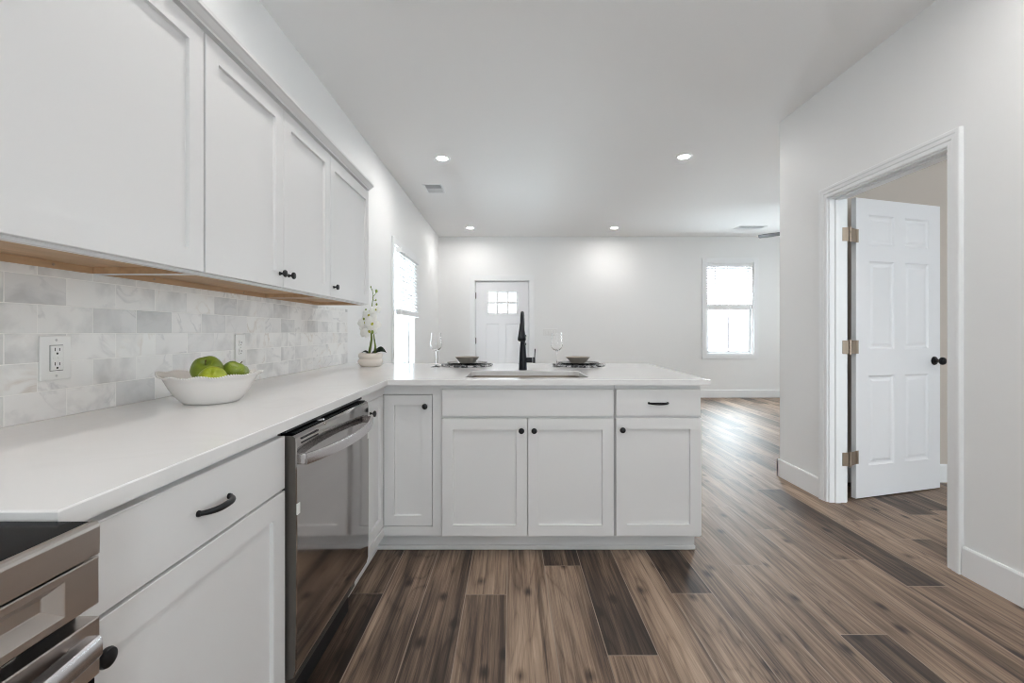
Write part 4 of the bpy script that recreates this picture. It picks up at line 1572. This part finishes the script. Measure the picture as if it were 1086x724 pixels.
apple('largest green apple, at the back of the bowl, dimple towards the room', (BX - 0.014, BY - 0.002, CT + 0.107), 0.046, (0.75, 0.35))
apple('bright green apple at the front, lowest in the bowl', (BX + 0.036, BY - 0.050, CT + 0.083), 0.041, (-2.3, 0.3), M_apple_bright)
apple('green apple at the right side of the bowl', (BX + 0.040, BY + 0.062, CT + 0.094), 0.041, (-0.5, -0.7))

# ------------------------------------------------------------------ orchid
OX, OY = -0.958, 3.02
orch = thing('potted_orchid', 'white orchid in a cream ridged pot beside the upper cabinets', 'plant', (OX, OY, CT))
bm = BM()
lathe(bm, [(0, 0), (0.060, 0), (0.066, 0.004), (0.078, 0.016), (0.083, 0.030), (0.080, 0.044), (0.073, 0.052), (0.076, 0.060), (0.080, 0.070), (0.079, 0.080), (0.074, 0.088), (0.070, 0.091), (0.066, 0.088), (0.066, 0.070), (0, 0.070)], (OX, OY, CT), 40)
link('pot', bm, M_pot, orch, 50)
bm = BM()
lathe(bm, [(0.066, 0.0705), (0.060, 0.082), (0.03, 0.087), (0, 0.088)], (OX, OY, CT), 28, None, lambda th, i, r_, z_: (r_ * (1 + 0.03 * math.sin(7 * th)), z_ + 0.003 * math.sin(5 * th + i)))
link('moss', bm, M_moss, orch, True)
Z0 = CT + 0.085
stems = [[(-0.010, 0, 0), (0.002, -0.006, 0.05), (0.012, -0.014, 0.10), (0.012, -0.02, 0.19), (0.006, -0.02, 0.27), (0.016, -0.016, 0.33), (0.022, -0.01, 0.40), (0.012, -0.005, 0.440)],
         [(0.028, 0.006, 0), (0.034, -0.002, 0.05), (0.030, -0.012, 0.10), (0.024, -0.02, 0.17), (0.030, -0.024, 0.23)]]
for s_ in stems:
    bm = BM()
    nn_ = len(s_)
    tube(bm, [(OX + a, OY + b_, Z0 + c) for a, b_, c in s_], [0.0095 - 0.0072 * min(1, k / (nn_ - 2)) for k in range(nn_)], 8)
    link('stem', bm, M_green, orch, True)


def leaf_mesh(base, tip, width, sag):
    bm = BM()
    base, tip = Vector(base), Vector(tip)
    d = tip - base
    side = (Vector((-d.y, d.x, 0)).normalized() * 0.85 + Vector((0, 0, 0.5))).normalized()
    rows_ = []
    for k in range(11):
        s = k / 10
        w = width * math.sin(PI * (0.08 + 0.92 * s) ** 0.8) if s < 1 else 0.001
        c = base + d * s + Vector((0, 0, sag * math.sin(PI * s)))
        rows_.append([bm.verts.new(c - side * w + Vector((0, 0, 0.16 * w))), bm.verts.new(c), bm.verts.new(c + side * w + Vector((0, 0, 0.16 * w)))])
    for a, b_ in zip(rows_, rows_[1:]):
        for k in range(2):
            bm.faces.new([a[k], a[k + 1], b_[k + 1], b_[k]])
    bmesh.ops.solidify(bm, geom=bm.faces[:], thickness=0.003)
    return bm


for (tp, wd, sg) in (((0.118, -0.035, 0.010), 0.027, 0.028), ((0.100, 0.045, 0.004), 0.024, 0.02), ((-0.056, -0.03, 0.004), 0.014, 0.014)):
    link('leaf', leaf_mesh((OX + 0.01 * (1 if tp[0] > 0 else -1), OY, Z0), (OX + tp[0], OY + tp[1], Z0 + tp[2]), wd, sg), M_leaf, orch, True)


def flower(c, face, size, roll):
    c, face = Vector(c), Vector(face).normalized()
    size = size * 1.22
    q = Vector((0, 0, 1)).rotation_difference(face).to_matrix() @ Matrix.Rotation(roll, 3, 'Z')
    bm = BM()
    for (ang, ln, wd, lift) in ((90, 1.0, 0.42, 0.10), (215, 0.95, 0.40, 0.10), (325, 0.95, 0.40, 0.10), (10, 1.05, 0.68, 0.22), (170, 1.05, 0.68, 0.22)):
        a = math.radians(ang)
        d = Vector((math.cos(a), math.sin(a), 0))
        p = Vector((-d.y, d.x, 0))
        rows_ = []
        for k in range(7):
            s = k / 6
            w = wd * size * math.sin(PI * (0.06 + 0.92 * s)) ** 0.75 * 0.75
            z = size * (lift * math.sin(PI * s * 0.8) - 0.10 * s * s) + (0.0015 if wd > 0.5 else 0)
            row = []
            for j in (-1, -0.5, 0, 0.5, 1):
                row.append(bm.verts.new(c + q @ (d * (s * ln * size + 0.002) + p * (j * w) + Vector((0, 0, z - 0.10 * size * j * j)))))
            rows_.append(row)
        for r0, r1 in zip(rows_, rows_[1:]):
            for j in range(4):
                bm.faces.new([r0[j], r0[j + 1], r1[j + 1], r1[j]])
    fl = link('flower', bm, M_petal, orch, True)
    bm = BM()
    t_ = bmesh.new()
    bmesh.ops.create_uvsphere(t_, u_segments=12, v_segments=8, radius=size * 0.15)
    for v in t_.verts:
        v.co.z *= 1.3
        v.co.y = v.co.y * 1.25 - abs(v.co.z) * 0.2
        v.co = c + q @ (v.co + Vector((0, -0.05 * size, size * 0.14)))
    join(bm, t_)
    link('throat', bm, M_throat, fl, True)


for (dx, dy, dz, fc_, sz, rl) in ((-0.022, -0.030, 0.215, (-0.15, -1, 0.0), 0.046, 0.2), (0.026, -0.040, 0.205, (0.25, -1, 0.05), 0.046, -0.2), (0.004, -0.035, 0.155, (0.1, -1, -0.15), 0.044, 0.5),
                              (-0.038, -0.020, 0.165, (-0.5, -0.9, 0.0), 0.040, 0.9), (0.000, -0.026, 0.262, (-0.1, -1, 0.2), 0.040, -0.4), (0.044, -0.03, 0.30, (0.5, -0.8, 0.1), 0.030, 0.6)):
    flower((OX + dx, OY + dy, Z0 + dz), fc_, sz, rl)
for (a, b_, r_) in (((0.022, -0.010, 0.39), (0.045, -0.014, 0.425), 0.010), ((0.012, -0.005, 0.435), (0.004, -0.006, 0.455), 0.0055), ((0.006, -0.02, 0.29), (-0.024, -0.022, 0.30), 0.006),
                    ((0.014, -0.018, 0.31), (0.048, -0.02, 0.335), 0.008), ((0.012, -0.02, 0.22), (-0.028, -0.052, 0.236), 0.008), ((0.012, -0.02, 0.12), (0.040, -0.085, 0.148), 0.011), ((0.020, -0.012, 0.37), (0.042, -0.015, 0.365), 0.006)):
    a, b_ = Vector(a) + Vector((OX, OY, Z0)), Vector(b_) + Vector((OX, OY, Z0))
    bm = BM()
    tube(bm, [a, (a + b_) / 2 + Vector((0, 0, -0.006)), b_], 0.0018, 6)
    t_ = bmesh.new()
    bmesh.ops.create_uvsphere(t_, u_segments=12, v_segments=8, radius=r_)
    for v in t_.verts:
        v.co = Vector((v.co.x * 0.85, v.co.y * 0.85, v.co.z * 1.15)) + b_
    join(bm, t_)
    link('bud', bm, M_bud, orch, True)

# ------------------------------------------------------------------ place settings
PSY = 3.085
mat_o = thing('placemat', 'round beaded placemat left of the faucet', 'placemat', (-0.305, PSY, CT), 'round beaded placemats')
bm = BM()
prof = [(0, 0.0), (0.188, 0.0), (0.194, 0.004), (0.190, 0.009), (0.183, 0.0115), (0.176, 0.009)]
for k in range(9):
    r0 = 0.172 - k * 0.019
    prof += [(r0, 0.007), (r0 - 0.0095, 0.010)]
prof += [(0, 0.009)]
prof = [(a * 0.92, b_) for a, b_ in prof]
lathe(bm, prof, (-0.305, PSY, CT), 120, None, lambda th, i, r_, z_: (r_ + (0.003 * math.cos(60 * th) if i in (2, 3, 4) else 0), z_ + (0.0015 * math.cos(40 * th + i) if i > 2 and r_ > 0.02 else 0)))
link('weave', bm, M_beads, mat_o)
dup(mat_o, (0.470, PSY, CT), 'round beaded placemat right of the faucet')
pl = thing('dinner_plate', 'flat charcoal plate under the bowl left of the faucet', 'plate', (-0.305, PSY, CT + 0.012), 'charcoal plates on the placemats')
bm = BM()
lathe(bm, [(0, 0.0), (0.085, 0.0), (0.095, 0.003), (0.138, 0.0095), (0.141, 0.012), (0.137, 0.0125), (0.096, 0.0065), (0.085, 0.0045), (0, 0.0045)], (-0.305, PSY, CT + 0.012), 64)
link('dish', bm, M_plate, pl, 40)
dup(pl, (0.470, PSY, CT + 0.012), 'flat charcoal plate under the bowl right of the faucet')
bo = thing('soup_bowl', 'shallow taupe bowl left of the faucet', 'bowl', (-0.305, PSY, CT + 0.0167), 'taupe bowls on the plates')
bm = BM()
lathe(bm, [(0, 0.002), (0.040, 0.002), (0.042, 0.0), (0.046, 0.0), (0.049, 0.004), (0.064, 0.020), (0.078, 0.036), (0.0835, 0.043), (0.0825, 0.0445), (0.080, 0.0435), (0.073, 0.034), (0.058, 0.017), (0.045, 0.008), (0, 0.006)], (-0.305, PSY, CT + 0.0167), 56)
link('basin', bm, M_taupe, bo, 50)
dup(bo, (0.466, PSY, CT + 0.0167), 'shallow taupe bowl right of the faucet')

WX, WY = -0.502, 2.965
wg = thing('wine_glass', 'empty stemmed wine glass left of the faucet', 'wine glass', (WX, WY, CT), 'wine glasses beside the placemats')
bm = BM()
outp = [(0, 0.0), (0.034, 0.0), (0.0345, 0.0015), (0.020, 0.004), (0.006, 0.009), (0.0036, 0.020), (0.0034, 0.085), (0.0045, 0.103), (0.012, 0.111), (0.026, 0.118), (0.0355, 0.130), (0.0385, 0.145), (0.036, 0.180), (0.0315, 0.228)]
inp = [(0.0305, 0.228), (0.0349, 0.180), (0.0373, 0.146), (0.0343, 0.1315), (0.0255, 0.1205), (0.012, 0.1145), (0, 0.1135)]
lathe(bm, outp + inp, (WX, WY, CT), 48)
link('goblet', bm, M_crystal, wg, 50)
dup(wg, (0.306, WY, CT), 'empty stemmed wine glass right of the faucet')
